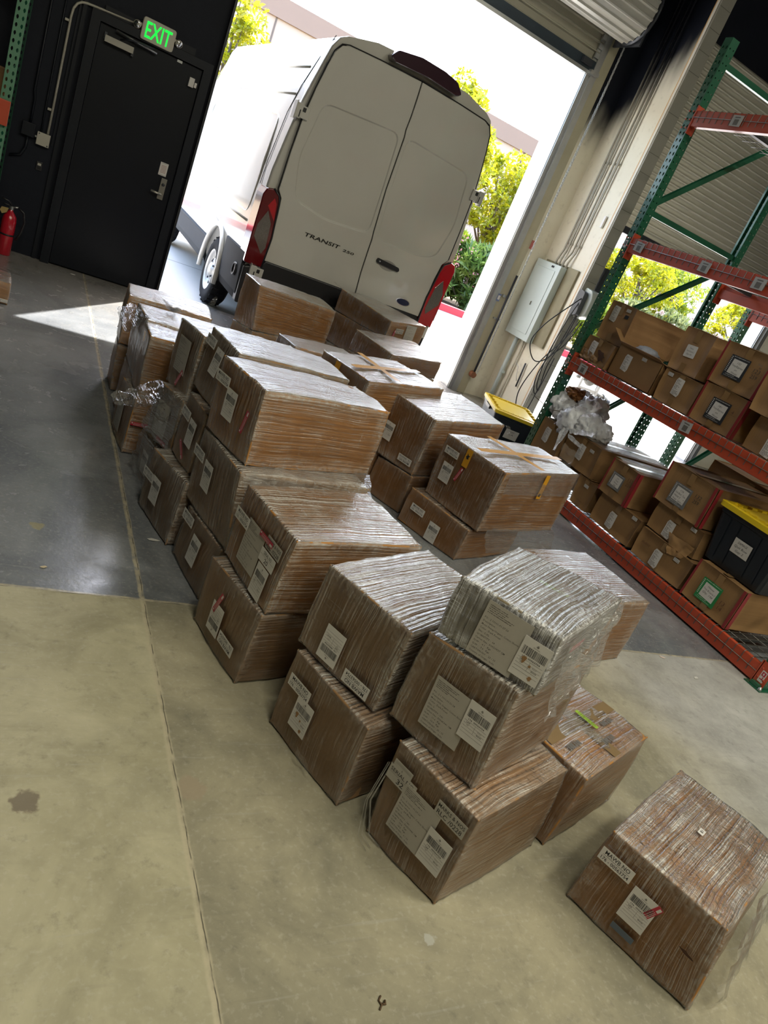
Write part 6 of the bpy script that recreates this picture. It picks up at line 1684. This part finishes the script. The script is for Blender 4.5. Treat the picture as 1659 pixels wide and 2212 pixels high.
crumple('loose_film', [P3('l5c', 5) + Vector((-.02, -.02, .0)), P3('l5c', 4) + Vector((0, -.02, .02)), P3('l5c', 4) + Vector((-.09, -.02, -.10)), P3('l5c', 5) + Vector((-.11, .0, -.06))], 10, 10, .012, 3, CL, TH['l5c'], 22)
# flare on l4b
p0 = P3('l4b', 5); p1 = P3('l4b', 4)
tip = p0 * .75 + p1 * .25 + Vector((-.235, -.03, -.085))
crumple('torn_film_flare', [p0 + Vector((0, 0, .012)), p1 + Vector((-.0, -.02, -.02)), tip + Vector((.03, -.03, -.04)), tip], 16, 16, .016, 5, CL, TH['l4b'], 16)
crumple('loose_film', [p0 + Vector((-.01, 0, -.02)), p1 + Vector((-.015, -.01, -.03)), P3('l4b', 0) + Vector((-.03, -.02, .04)), P3('l4b', 1) + Vector((-.04, 0, .02))], 14, 14, .016, 8, CL, TH['l4b'], 14)
crumple('loose_film', [P3('l4a', 5) + Vector((-.02, .0, .0)), P3('l4a', 4) + Vector((-.02, -.01, .0)), P3('l4a', 0) + Vector((-.035, -.02, .02)), P3('l4a', 1) + Vector((-.05, 0, .02))], 14, 14, .018, 9, CL, TH['l4a'], 13)
# nearest stack and neighbours
s1 = BOX['s1c']
crumple('loose_film', [P3('s1c', 4) + Vector((.02, -.02, -.01)), P3('s1c', 6) + Vector((.02, .0, .0)), P3('s1c', 2) + Vector((.06, -.01, -.03)), P3('s1c', 0) + Vector((.06, -.03, -.06))], 22, 12, .016, 11, CL, TH['s1c'], 12)
crumple('loose_film', [P3('lone', 6) + Vector((0, .0, .02)), P3('lone', 4) + Vector((.02, -.02, .0)), P3('lone', 0) + Vector((.07, -.01, .02)), P3('lone', 2) + Vector((.06, -.04, .03))], 22, 14, .018, 15, CL, TH['lone'], 10)
crumple('loose_film', [P3('r2', 7) + Vector((-.05, .03, .0)), P3('r2', 5) + Vector((-.02, .03, .02)), P3('r2', 5) + Vector((-.05, .08, -.12)), P3('r2', 7) + Vector((-.06, .09, -.10))], 14, 8, .014, 18, CL, TH['r2'], 14)
crumple('loose_film', [P3('r3b', 4) + Vector((.02, -.015, .0)), P3('r3b', 6) + Vector((.01, -.01, .01)), P3('r3b', 6) + Vector((.01, -.03, -.15)), P3('r3b', 4) + Vector((.02, -.03, -.12))], 22, 9, .012, 19, CL, TH['r3b'], 11)
crumple('loose_film', [P3('r3b', 0) + Vector((.04, -.02, .04)), P3('r3b', 2) + Vector((.0, -.03, .03)), P3('r3b', 2) + Vector((.05, -.06, -.12)), P3('r3b', 0) + Vector((.10, -.04, -.10))], 22, 9, .016, 20, CL, TH['r3b'], 12)
crumple('film_tail', [P3('r3b', 6) * .5 + P3('r3b', 7) * .5 + Vector((0, 0, .0)), P3('r3b', 6) * .8 + P3('r3b', 7) * .2, P3('r3b', 6) * .7 + P3('r3b', 7) * .3 + Vector((.02, 0, .10)), P3('r3b', 6) * .5 + P3('r3b', 7) * .5 + Vector((-.03, 0, .12))], 10, 8, .012, 21, CL, TH['r3b'], 24)
crumple('loose_film', [P3('l2c', 0) + Vector((.02, -.02, .02)), P3('l2c', 2) + Vector((.0, -.02, .02)), P3('l2b', 6) + Vector((.0, -.045, -.04)), P3('l2b', 4) + Vector((.04, -.045, -.04))], 26, 8, .010, 22, CL, TH['l2c'], 14)
crumple('loose_film', [P3('l2b', 4) + Vector((.02, -.02, .0)), P3('l2b', 4) * .75 + P3('l2b', 6) * .25 + Vector((.0, -.02, .0)), P3('l2b', 0) * .75 + P3('l2b', 2) * .25 + Vector((.0, -.04, .02)), P3('l2b', 0) + Vector((.03, -.04, .0))], 12, 16, .012, 23, CL, TH['l2b'], 14)
crumple('loose_film', [P3('m1a', 0) * .45 + P3('m1a', 1) * .55 + Vector((-.02, -.01, .06)), P3('m1a', 0) * .45 + P3('m1a', 1) * .55 + Vector((-.02, -.02, .03)), P3('m1a', 0) * .65 + P3('m1a', 1) * .35 + Vector((-.02, -.015, .025)), P3('m1a', 0) * .65 + P3('m1a', 1) * .35 + Vector((-.02, -.005, .045))], 10, 5, .006, 24, CL, TH['m1a'], 30)
# dangling strands between the front stacks
w = MB(); rr = random.Random(9)
b0 = P3('s1a', 1)
for q in range(4):
    dx = rr.uniform(-.02, .02)
    w.tube([b0 + Vector((-.02 + dx, .02, .26)), b0 + Vector((-.04 + dx, .01, .12)), b0 + Vector((-.03 + dx * 2.2, -.02, .012)), b0 + Vector((-.02 + dx * 3, -.06 - rr.uniform(0, .03), .006))], rr.uniform(.001, .003), CL, 5)
w.build('film_strands', CL, TH['s1a'], fix=False)
for k, i, d in (('c2b', 7, (.0, .0, .05)), ('f2', 5, (-.09, .02, .03)), ('l6b', 7, (.03, .0, .06)), ('l4c', 7, (.02, .02, .03)), ('c1b', 6, (.03, -.02, -.05))):
    p = P3(k, i); d = Vector(d)
    crumple('film_tail', [p, p + Vector((.03, -.02, 0)), p + d + Vector((.02, 0, 0)), p + d], 8, 8, .010, 30 + i, CL, TH[k], 30)

# ------------------------------------------------------------------ cartons on the rack
GR1 = 'cartons on the bottom shelf of the pallet rack'; GR2 = 'cartons on the middle shelf of the pallet rack'
RK = [
 ('k0', 'battered carton in a corner of the bottom shelf, white plastic heaped on top', GR1, {}),
 ('k1', 'small carton with only a lot label, at the left of the bottom shelf', GR1, {}),
 ('k2', 'wide carton with clear film on its top, on the small carton of the bottom shelf', GR1, {}),
 ('k4', 'carton crossed out in marker, under the grey-panelled one on the bottom shelf', GR1, {}),
 ('k3', 'red-edged carton with small grey printed panel, numbered 155 over 259', GR1, dict(red=True)),
 ('k7', 'carton with BRoWNY written in marker, bottom shelf beside the green-panelled one', GR1, {}),
 ('k6', 'crushed carton with an open flap, between the BRoWNY carton and the one numbered 132', GR1, {}),
 ('k5', 'red-edged carton with grey printed panel, numbered 132 over 259', GR1, dict(red=True)),
 ('k8', 'red-edged carton with green printed panel, under the black tote on the bottom shelf', GR1, dict(red=True)),
 ('t0', 'small torn carton at the left end of the middle shelf', GR2, {}),
 ('t1', 'carton with taped white papers and black patch, on the torn carton of the middle shelf', GR2, {}),
 ('t4', 'film-wrapped carton with packing list under the tall plain one on the middle shelf', GR2, {}),
 ('t3', 'tall plain carton with rounded handwritten sheet, on the middle shelf', GR2, {}),
 ('t6', 'red-edged carton with black printed panel, lower of the two on the middle shelf', GR2, dict(red=True)),
 ('t5', 'red-edged carton with black printed panel, numbered 123 over 259', GR2, dict(red=True)),
 ('t8', 'carton cut by the right picture edge, standing on the middle shelf', GR2, {}),
 ('t7', 'carton cut by the right picture edge, on top of another on the middle shelf', GR2, {}),
]
for k, lab, gr, kw in RK:
    TH[k] = carton(k, lab, gr, None, M_CARD2 if k in ('t3', 't1') else M_CARD4, name='carton', **kw)
for k in ('k2', 'k3', 't4', 't6'):
    q = [Vector(BOX[k][n]) + Vector((0, 0, .010)) for n in (4, 6, 7, 5)]
    crumple('clear_film', q, 22, 16, .003, len(TH), M_LOOSE, TH[k], 12)
# open carton t2
c8 = [Vector(p) for p in BOX['t2']]
t = thing('open_carton', 'open carton with raised flaps and cloth inside, on the middle shelf', 'box', tuple((c8[0] + c8[3]) / 2), 0, GR2)
TH['t2'] = t
w = MB(); th_ = .006
x0, x1 = c8[0].x, c8[2].x; y0, y1 = c8[0].y, c8[1].y; z0 = c8[0].z; z1 = c8[4].z
for a, b in (((x0, y0, z0), (x0 + th_, y1, z1)), ((x1 - th_, y0, z0), (x1, y1, z1)), ((x0, y0, z0), (x1, y0 + th_, z1)), ((x0, y1 - th_, z0), (x1, y1, z1)), ((x0, y0, z0), (x1, y1, z0 + th_))): w.span(a, b)
w.build('carton_body', M_CARD4, t)
def flap(name, a, b, out_, mat=M_CARD4):
    w = MB(); a = Vector(a); b = Vector(b); o_ = Vector(out_)
    e = (b - a); q = [a, b, b + o_ - e * .05, a + o_ + e * .04]; nn = e.cross(o_).normalized() * .004
    w.prism(q, nn, mat); return w.build(name, mat, t)
flap('flap', (x0, y1, z1), (x0, y0, z1), (-.03, .0, .02))
flap('flap', (x0 + .0, y1, z1), (x1, y1, z1), (-.03, .14, .09))
flap('flap', (x0, y0, z1), (x1 - .05, y0, z1), (.02, -.15, -.02))
flap('flap', (x1, y0, z1), (x1, y1, z1), (.08, .0, .16), M_CARDIN)
link_mesh('packing_list', sticker_mesh('docR'), t, face_frame(BOX['t2'], 'L', .31, .53, .002))
link_mesh('lot_label', sticker_mesh('lot'), t, face_frame(BOX['t2'], 'L', .62, .86, .002))
def cloth(name, c, r, mat, seed, label, cat, sq=(1, 1, .6), amp=.5, fr=9):
    bm = bmesh.new(); bmesh.ops.create_icosphere(bm, subdivisions=4, radius=1)
    for v in bm.verts:
        d = v.co.normalized(); q = d * fr * .35 + Vector((seed, seed * 2, seed * 3))
        k = 1 + amp * ((1 - abs(noise.noise(q * 1.6)) * 2) * .45 + .5 * noise.noise(q * .8))
        v.co = Vector((d.x * r * sq[0], d.y * r * sq[1], d.z * r * sq[2])) * k + Vector(c)
    for f in bm.faces: f.smooth = True
    me = bpy.data.meshes.new(name); bm.to_mesh(me); bm.free(); me.materials.append(mat)
    o = bpy.data.objects.new(name, me); COL.objects.link(o)
    return tag(o, label, cat)
cloth('folded_cloth', (x0 + .16, y1 - .14, z1 - .02), .10, plain('striped_cloth', (.42, .46, .55), .9, 0, .3, 30), 3, 'pale blue striped cloth in the open carton on the middle shelf', 'cloth', (1, 1.1, .7), .3)
cloth('folded_cloth', (x0 + .34, y1 - .30, z1 - .03), .10, plain('green_cloth', (.02, .12, .08), .8, 0, .2, 30), 6, 'dark green cloth in the open carton on the middle shelf', 'cloth', (1, 1, .6), .3)
# torn side of t0, crushed flap of k6
w = MB(); rr = random.Random(2)
pts = [(.075 * math.cos(a) * rr.uniform(.35, 1), .05 * math.sin(a) * rr.uniform(.4, 1), 0) for a in [2 * math.pi * k / 15 for k in range(15)]]
w.prism(pts, (0, 0, .0008), plain('torn_card', (.06, .025, .012), .9))
link_mesh('tear', w.mesh('tear'), TH['t0'], face_frame(BOX['t0'], 'L', .74, .42, .005, -35))
crumple('torn_cardboard', [P3('t0', 1) + Vector((-.004, -.02, .10)), P3('t0', 1) * .3 + P3('t0', 0) * .7 + Vector((-.02, 0, .07)), P3('t0', 0) + Vector((-.035, .03, .0)), P3('t0', 1) + Vector((-.02, -.03, .02))], 14, 10, .014, 33, M_CARD4, TH['t0'], 24)
crumple('crushed_flap', [P3('k6', 1) * .55 + P3('k6', 0) * .45 + Vector((-.01, 0, .07)), P3('k6', 0) + Vector((-.015, 0.02, .08)), P3('k6', 0) + Vector((-.03, .04, -.03)), P3('k6', 1) * .35 + P3('k6', 0) * .65 + Vector((-.05, 0, -.055))], 12, 10, .010, 34, M_CARD4, TH['k6'], 16)
# carton behind, further in on the bottom shelf
def rear_box(nm, x0_, y0_, z0_, dx, dy, dz, lab):
    BOX[nm] = [[x0_, y0_, z0_], [x0_, y0_ + dy, z0_], [x0_ + dx, y0_, z0_], [x0_ + dx, y0_ + dy, z0_]] + [[x0_, y0_, z0_ + dz], [x0_, y0_ + dy, z0_ + dz], [x0_ + dx, y0_, z0_ + dz], [x0_ + dx, y0_ + dy, z0_ + dz]]
    TH[nm] = carton(nm, lab, None, None, M_CARD4, name='carton')
rear_box('q1', 5.14, 3.05, .137, .34, .85, .76, 'tall carton at the back of the bottom shelf behind the carton numbered 132')
TH['q1']['label'] = 'dark-edged tall carton at the back of the bottom shelf, behind the carton numbered 132'
rear_box('q2', -.62, 6.68, 1.246, .40, .5, .22, 'carton on the beam of the pale green rack at the left picture edge')

# white plastic bags and brown paper heaped on k0
PB = film_mat('white_plastic_bag', .80, .15, .0, (.84, .87, .93), .8)
t = thing('plastic_bag', 'heap of crumpled white plastic bags on the battered carton of the bottom shelf', 'plastic bags', (4.45, 4.75, .6))
bm = bmesh.new()
for q, (c, r) in enumerate((((4.40, 4.86, .68), .12), ((4.36, 4.70, .66), .135), ((4.40, 4.55, .68), .12), ((4.50, 4.72, .80), .12), ((4.36, 4.98, .74), .10), ((4.52, 4.92, .82), .09), ((4.44, 4.44, .70), .08))):
    b2 = bmesh.new(); bmesh.ops.create_icosphere(b2, subdivisions=4, radius=1)
    for v in b2.verts:
        d = v.co.normalized(); s_ = Vector((q * 3, q, q * 2)); qq = d * 2.6 + s_
        k = 1 + .42 * (1 - abs(noise.noise(qq * 1.3)) * 2.6) * .5 + .10 * (1 - abs(noise.noise(qq * 2.9)) * 3) + .07 * noise.noise(qq * 7)
        v.co = d * r * k + Vector(c); v.co.z = max(v.co.z, .622) if v.co.x > 4.25 else v.co.z
    tmp = bpy.data.meshes.new('t'); b2.to_mesh(tmp); b2.free(); bm.from_mesh(tmp); bpy.data.meshes.remove(tmp)
for f in bm.faces: f.smooth = True
me = bpy.data.meshes.new('bag'); bm.to_mesh(me); bm.free(); me.materials.append(PB)
link_mesh('bag', me, t)
for q, cs in enumerate((((4.22, 4.66, .62), (4.22, 4.58, .62), (4.20, 4.60, .42), (4.21, 4.64, .40)), ((4.24, 4.60, .64), (4.30, 4.36, .72), (4.26, 4.34, .68), (4.22, 4.56, .60)), ((4.22, 4.56, .60), (4.26, 4.38, .58), (4.24, 4.38, .55), (4.21, 4.54, .57)))):
    crumple('torn_strip', cs, 12, 4, .012, 50 + q, PB, t, 24)
crumple('clear_film_end', [(4.42, 4.46, .78), (4.40, 4.34, .80), (4.40, 4.32, .68), (4.42, 4.44, .66)], 10, 10, .014, 57, CL, t, 26)
w = MB(); w.tube(bez([(4.2, 5.14, .70), (4.24, 5.04, .68), (4.26, 4.96, .665), (4.24, 4.86, .69), (4.30, 4.78, .72)]), .0035, plain('twig_brown', (.10, .07, .05), .8), 6); w.build('cord', parent=t)
KP = plain('kraft_paper', (.30, .13, .04), .7, 0, .2, 20, .3)
cloth('crumpled_paper', (4.44, 4.94, .86), .075, KP, 9, 'crumpled brown paper on top of the white plastic heap', 'paper', (1, 1.3, .6), .9, 16)

# black totes with yellow lids
TB = plain('tote_black', (.010, .014, .020), .32, 0, .1, 4)
TY = plain('tote_yellow', (.72, .52, .012), .38, 0, .06, 5)
def tote(label, M, L_, W_, H_, note):
    """local frame: x along the labelled face, y depth, z up"""
    t = thing('storage_tote', label, 'storage tote', tuple(M.translation))
    def T(p): return M @ Vector(p)
    w = MB(); tp = .84
    def ring_(s, z, r=.04): return [T((a, b, z)) for a, b in rounded([(-L_ / 2 * s, -W_ / 2 * s), (L_ / 2 * s, -W_ / 2 * s), (L_ / 2 * s, W_ / 2 * s), (-L_ / 2 * s, W_ / 2 * s)], r, 4)]
    R_ = [ring_(tp, 0.002), ring_(tp * 1.01, .02), ring_(.965, H_ * .80), ring_(.965, H_ * .81), ring_(.99, H_ * .82), ring_(1.0, H_ * .93)]
    n_ = len(R_[0]); vs = [v for r in R_ for v in r]
    fs = [(i * n_ + k, i * n_ + (k + 1) % n_, (i + 1) * n_ + (k + 1) % n_, (i + 1) * n_ + k) for i in range(len(R_) - 1) for k in range(n_)] + [tuple(reversed(range(n_)))]
    w.add(vs, fs, TB, False)
    for x in (-.30, -.15, .15, .30):
        w.add([T((x * L_ - .006, -W_ / 2 * .86 - .004, .03)), T((x * L_ + .006, -W_ / 2 * .86 - .004, .03)), T((x * L_ + .006, -W_ / 2 * .972 - .004, H_ * .78)), T((x * L_ - .006, -W_ / 2 * .972 - .004, H_ * .78))], [(0, 1, 2, 3)], TB)
    w.build('tub', parent=t)
    w = MB(); R_ = [ring_(1.0, H_ * .90), ring_(1.045, H_ * .90), ring_(1.05, H_ * .985), ring_(1.0, H_ * .995), ring_(.93, H_ * .995), ring_(.90, H_ * .95), ring_(.78, H_ * .95), ring_(.76, H_ * .985)]
    vs = [v for r in R_ for v in r]
    fs = [(i * n_ + k, i * n_ + (k + 1) % n_, (i + 1) * n_ + (k + 1) % n_, (i + 1) * n_ + k) for i in range(len(R_) - 1) for k in range(n_)] + [tuple((len(R_) - 1) * n_ + k for k in range(n_))]
    w.add(vs, fs, TY, False)
    for k in range(-4, 5):
        for s in (-1, 1):
            c = T((k * L_ * .11, s * W_ * .43, H_ * .97)); w.box(c, (.012, W_ * .06, .03), TY, M.to_3x3())
    for s in (-1, 1):
        for k in (-2, -1, 0, 1, 2): w.box(T((s * L_ * .44, k * W_ * .16, H_ * .97)), (.05, .010, .028), TY, M.to_3x3())
    w.build('lid', parent=t)
    for s in (-1, 1):
        w = MB(); w.box(T((s * L_ * .52, 0, H_ * .84)), (.02, W_ * .3, .03), TB, M.to_3x3()); w.build('handle', parent=t)
    w = MB(); paper(w, .14, .10, M_PAPER)
    for k, s2 in enumerate(note): put_text(w, s2, 0, .02 - k * .028, .016, M_INK, min(.11, .013 * len(s2)), z=.0012, shear=.2, bold=-.005)
    sl = math.atan2((.965 - tp) * W_ / 2, H_ * .8)
    M2 = M @ Matrix.Translation((0, -W_ / 2 * .915 - .007, H_ * .46)) @ Matrix.Rotation(math.pi / 2 + sl, 4, 'X')
    link_mesh('paper_note', w.mesh('note'), t, M2)
    return t
M = Matrix.Translation((4.70, 5.98, 0)) @ Matrix.Rotation(math.radians(-22), 4, 'Z')
tote('black storage tote with yellow lid on the floor between the pile and the rack', M, .50, .70, .365, ['TONY', 'L.A.'])
ex_ = (Vector((0, -1, 0))); M = Matrix(((0, 1, 0, 4.64), (-1, 0, 0, 2.74), (0, 0, 1, .4235), (0, 0, 0, 1)))
tote('black storage tote with yellow lid on the green-panelled carton of the rack', M, .56, .70, .40, ['DAMAGE', 'Quit Bow', 'Gap 2'])

# ------------------------------------------------------------------ outside, beyond the second door
t = thing('meter_assembly', 'pale slatted meter frame with grey valves on the sunlit apron outside the second door', 'meter', (8.0, 8.9, 0))

GW = plain('white_enamel', (.26, .26, .255), .5); GG = plain('grey_iron', (.07, .068, .06), .5, .3, .1, 20)
w = MB()
for x in (7.62, 8.02): w.span((x - .02, 8.86, 0), (x + .02, 8.90, .86))
for z in (.22, .50, .82): w.span((7.62, 8.87, z - .025), (8.02, 8.89, z + .025))
for k in range(6): w.span((7.68 + k * .056, 8.872, .05), (7.70 + k * .056, 8.884, .5))
w.build('slatted_frame', GW, t)
w = MB(); w.lathe((7.80, 8.98, .64), (1, 0, 0), [(0, 0), (0, .06), (.05, .09), (.10, .09), (.15, .06), (.15, 0)], GG, 20); w.tube([(7.6, 8.98, .64), (8.15, 8.98, .62)], .028, GG, 10); w.tube([(8.1, 8.98, .0), (8.1, 8.98, .8)], .03, GG, 10); w.build('meter', parent=t)
w = MB(); w.cyl((8.05, 8.94, .46), (8.22, 8.94, .44), .055, plain('brass_dull', (.06, .055, .04), .5, .4), 16); w.cyl((8.22, 8.94, .44), (8.30, 8.94, .42), .075, GG, 18); w.lathe((8.33, 8.94, .40), (1, 0, -.3), [(0, 0), (0, .06), (.02, .085), (.05, .085), (.07, .06), (.07, 0)], STEEL_D, 20); w.build('valve', parent=t)

t.location = (8.32, 8.9, -.10)
# ------------------------------------------------------------------ odds and ends on the floor
t = MB(); BOX['z1'] = [[-.40, 5.86, 0], [-.42, 6.2, 0], [.055, 5.90, 0], [.04, 6.24, 0], [-.40, 5.86, .165], [-.42, 6.2, .165], [.055, 5.90, .165], [.04, 6.24, .165]]
tz = carton('z1', 'low carton in shiny film on the floor at the left picture edge', None, 'thin', M_CARD, name='wrapped_carton')
link_mesh('lot_label', sticker_mesh('lot'), tz, face_frame(BOX['z1'], 'R', .93, .2, .014))
SP = plain('scrap_white', (.55, .54, .50), .8)
def scrap(x, y, s, rot, lab, mat=SP, n_=7):
    w = MB(); rr = random.Random(int(abs(x * 100)))
    pts = [(s * math.cos(2 * math.pi * k / n_) * rr.uniform(.5, 1.1), s * .5 * math.sin(2 * math.pi * k / n_) * rr.uniform(.5, 1.1), 0) for k in range(n_)]
    pts = [Matrix.Rotation(rot, 3, 'Z') @ Vector(p) + Vector((x, y, .0008 + .004 * rr.random())) for p in pts]
    w.prism(pts, (0, 0, .0008), mat); tag(w.build('paper_scrap'), lab, 'scrap')
scrap(.305, 2.50, .016, .3, 'small pale scrap on the grey floor left of the pile, before the cross joint', plain('tan_scrap', (.5, .42, .28), .8))
scrap(.745, 2.82, .030, .1, 'flat white scrap on the floor just left of the low wrapped carton')
scrap(3.62, 2.72, .030, -.6, 'white paper strip on the floor between the pile and the rack')
scrap(3.60, 2.33, .022, -.4, 'pale scrap on the floor beyond the thin joint line near the rack', plain('pink_scrap', (.55, .45, .40), .8))
scrap(3.72, 2.16, .026, .2, 'torn white scrap on the floor nearest the rack foot')
scrap(4.02, 4.28, .06, .8, 'white sheet scrap on the floor behind the yellow-taped carton')
scrap(.55, 7.60, .035, .1, 'torn pale scrap on the floor against the black door')
w = MB()
w.tube([(1.335, .915, .004), (1.35, .93, .006), (1.345, .95, .004), (1.36, .965, .005)], .004, plain('dry_leaf', (.10, .06, .03), .8), 6)
w.tube([(1.352, .935, .005), (1.366, .93, .008), (1.37, .945, .006)], .005, plain('dry_leaf', (.1, .06, .03), .8), 6)
_lf = w.build('dry_twig'); 
for v in _lf.data.vertices: v.co = (v.co - Vector((1.35, .935, 0))) * .6 + Vector((1.04, .795, 0))
tag(_lf, 'small dark dry twig on the floor near the bottom of the picture', 'twig')
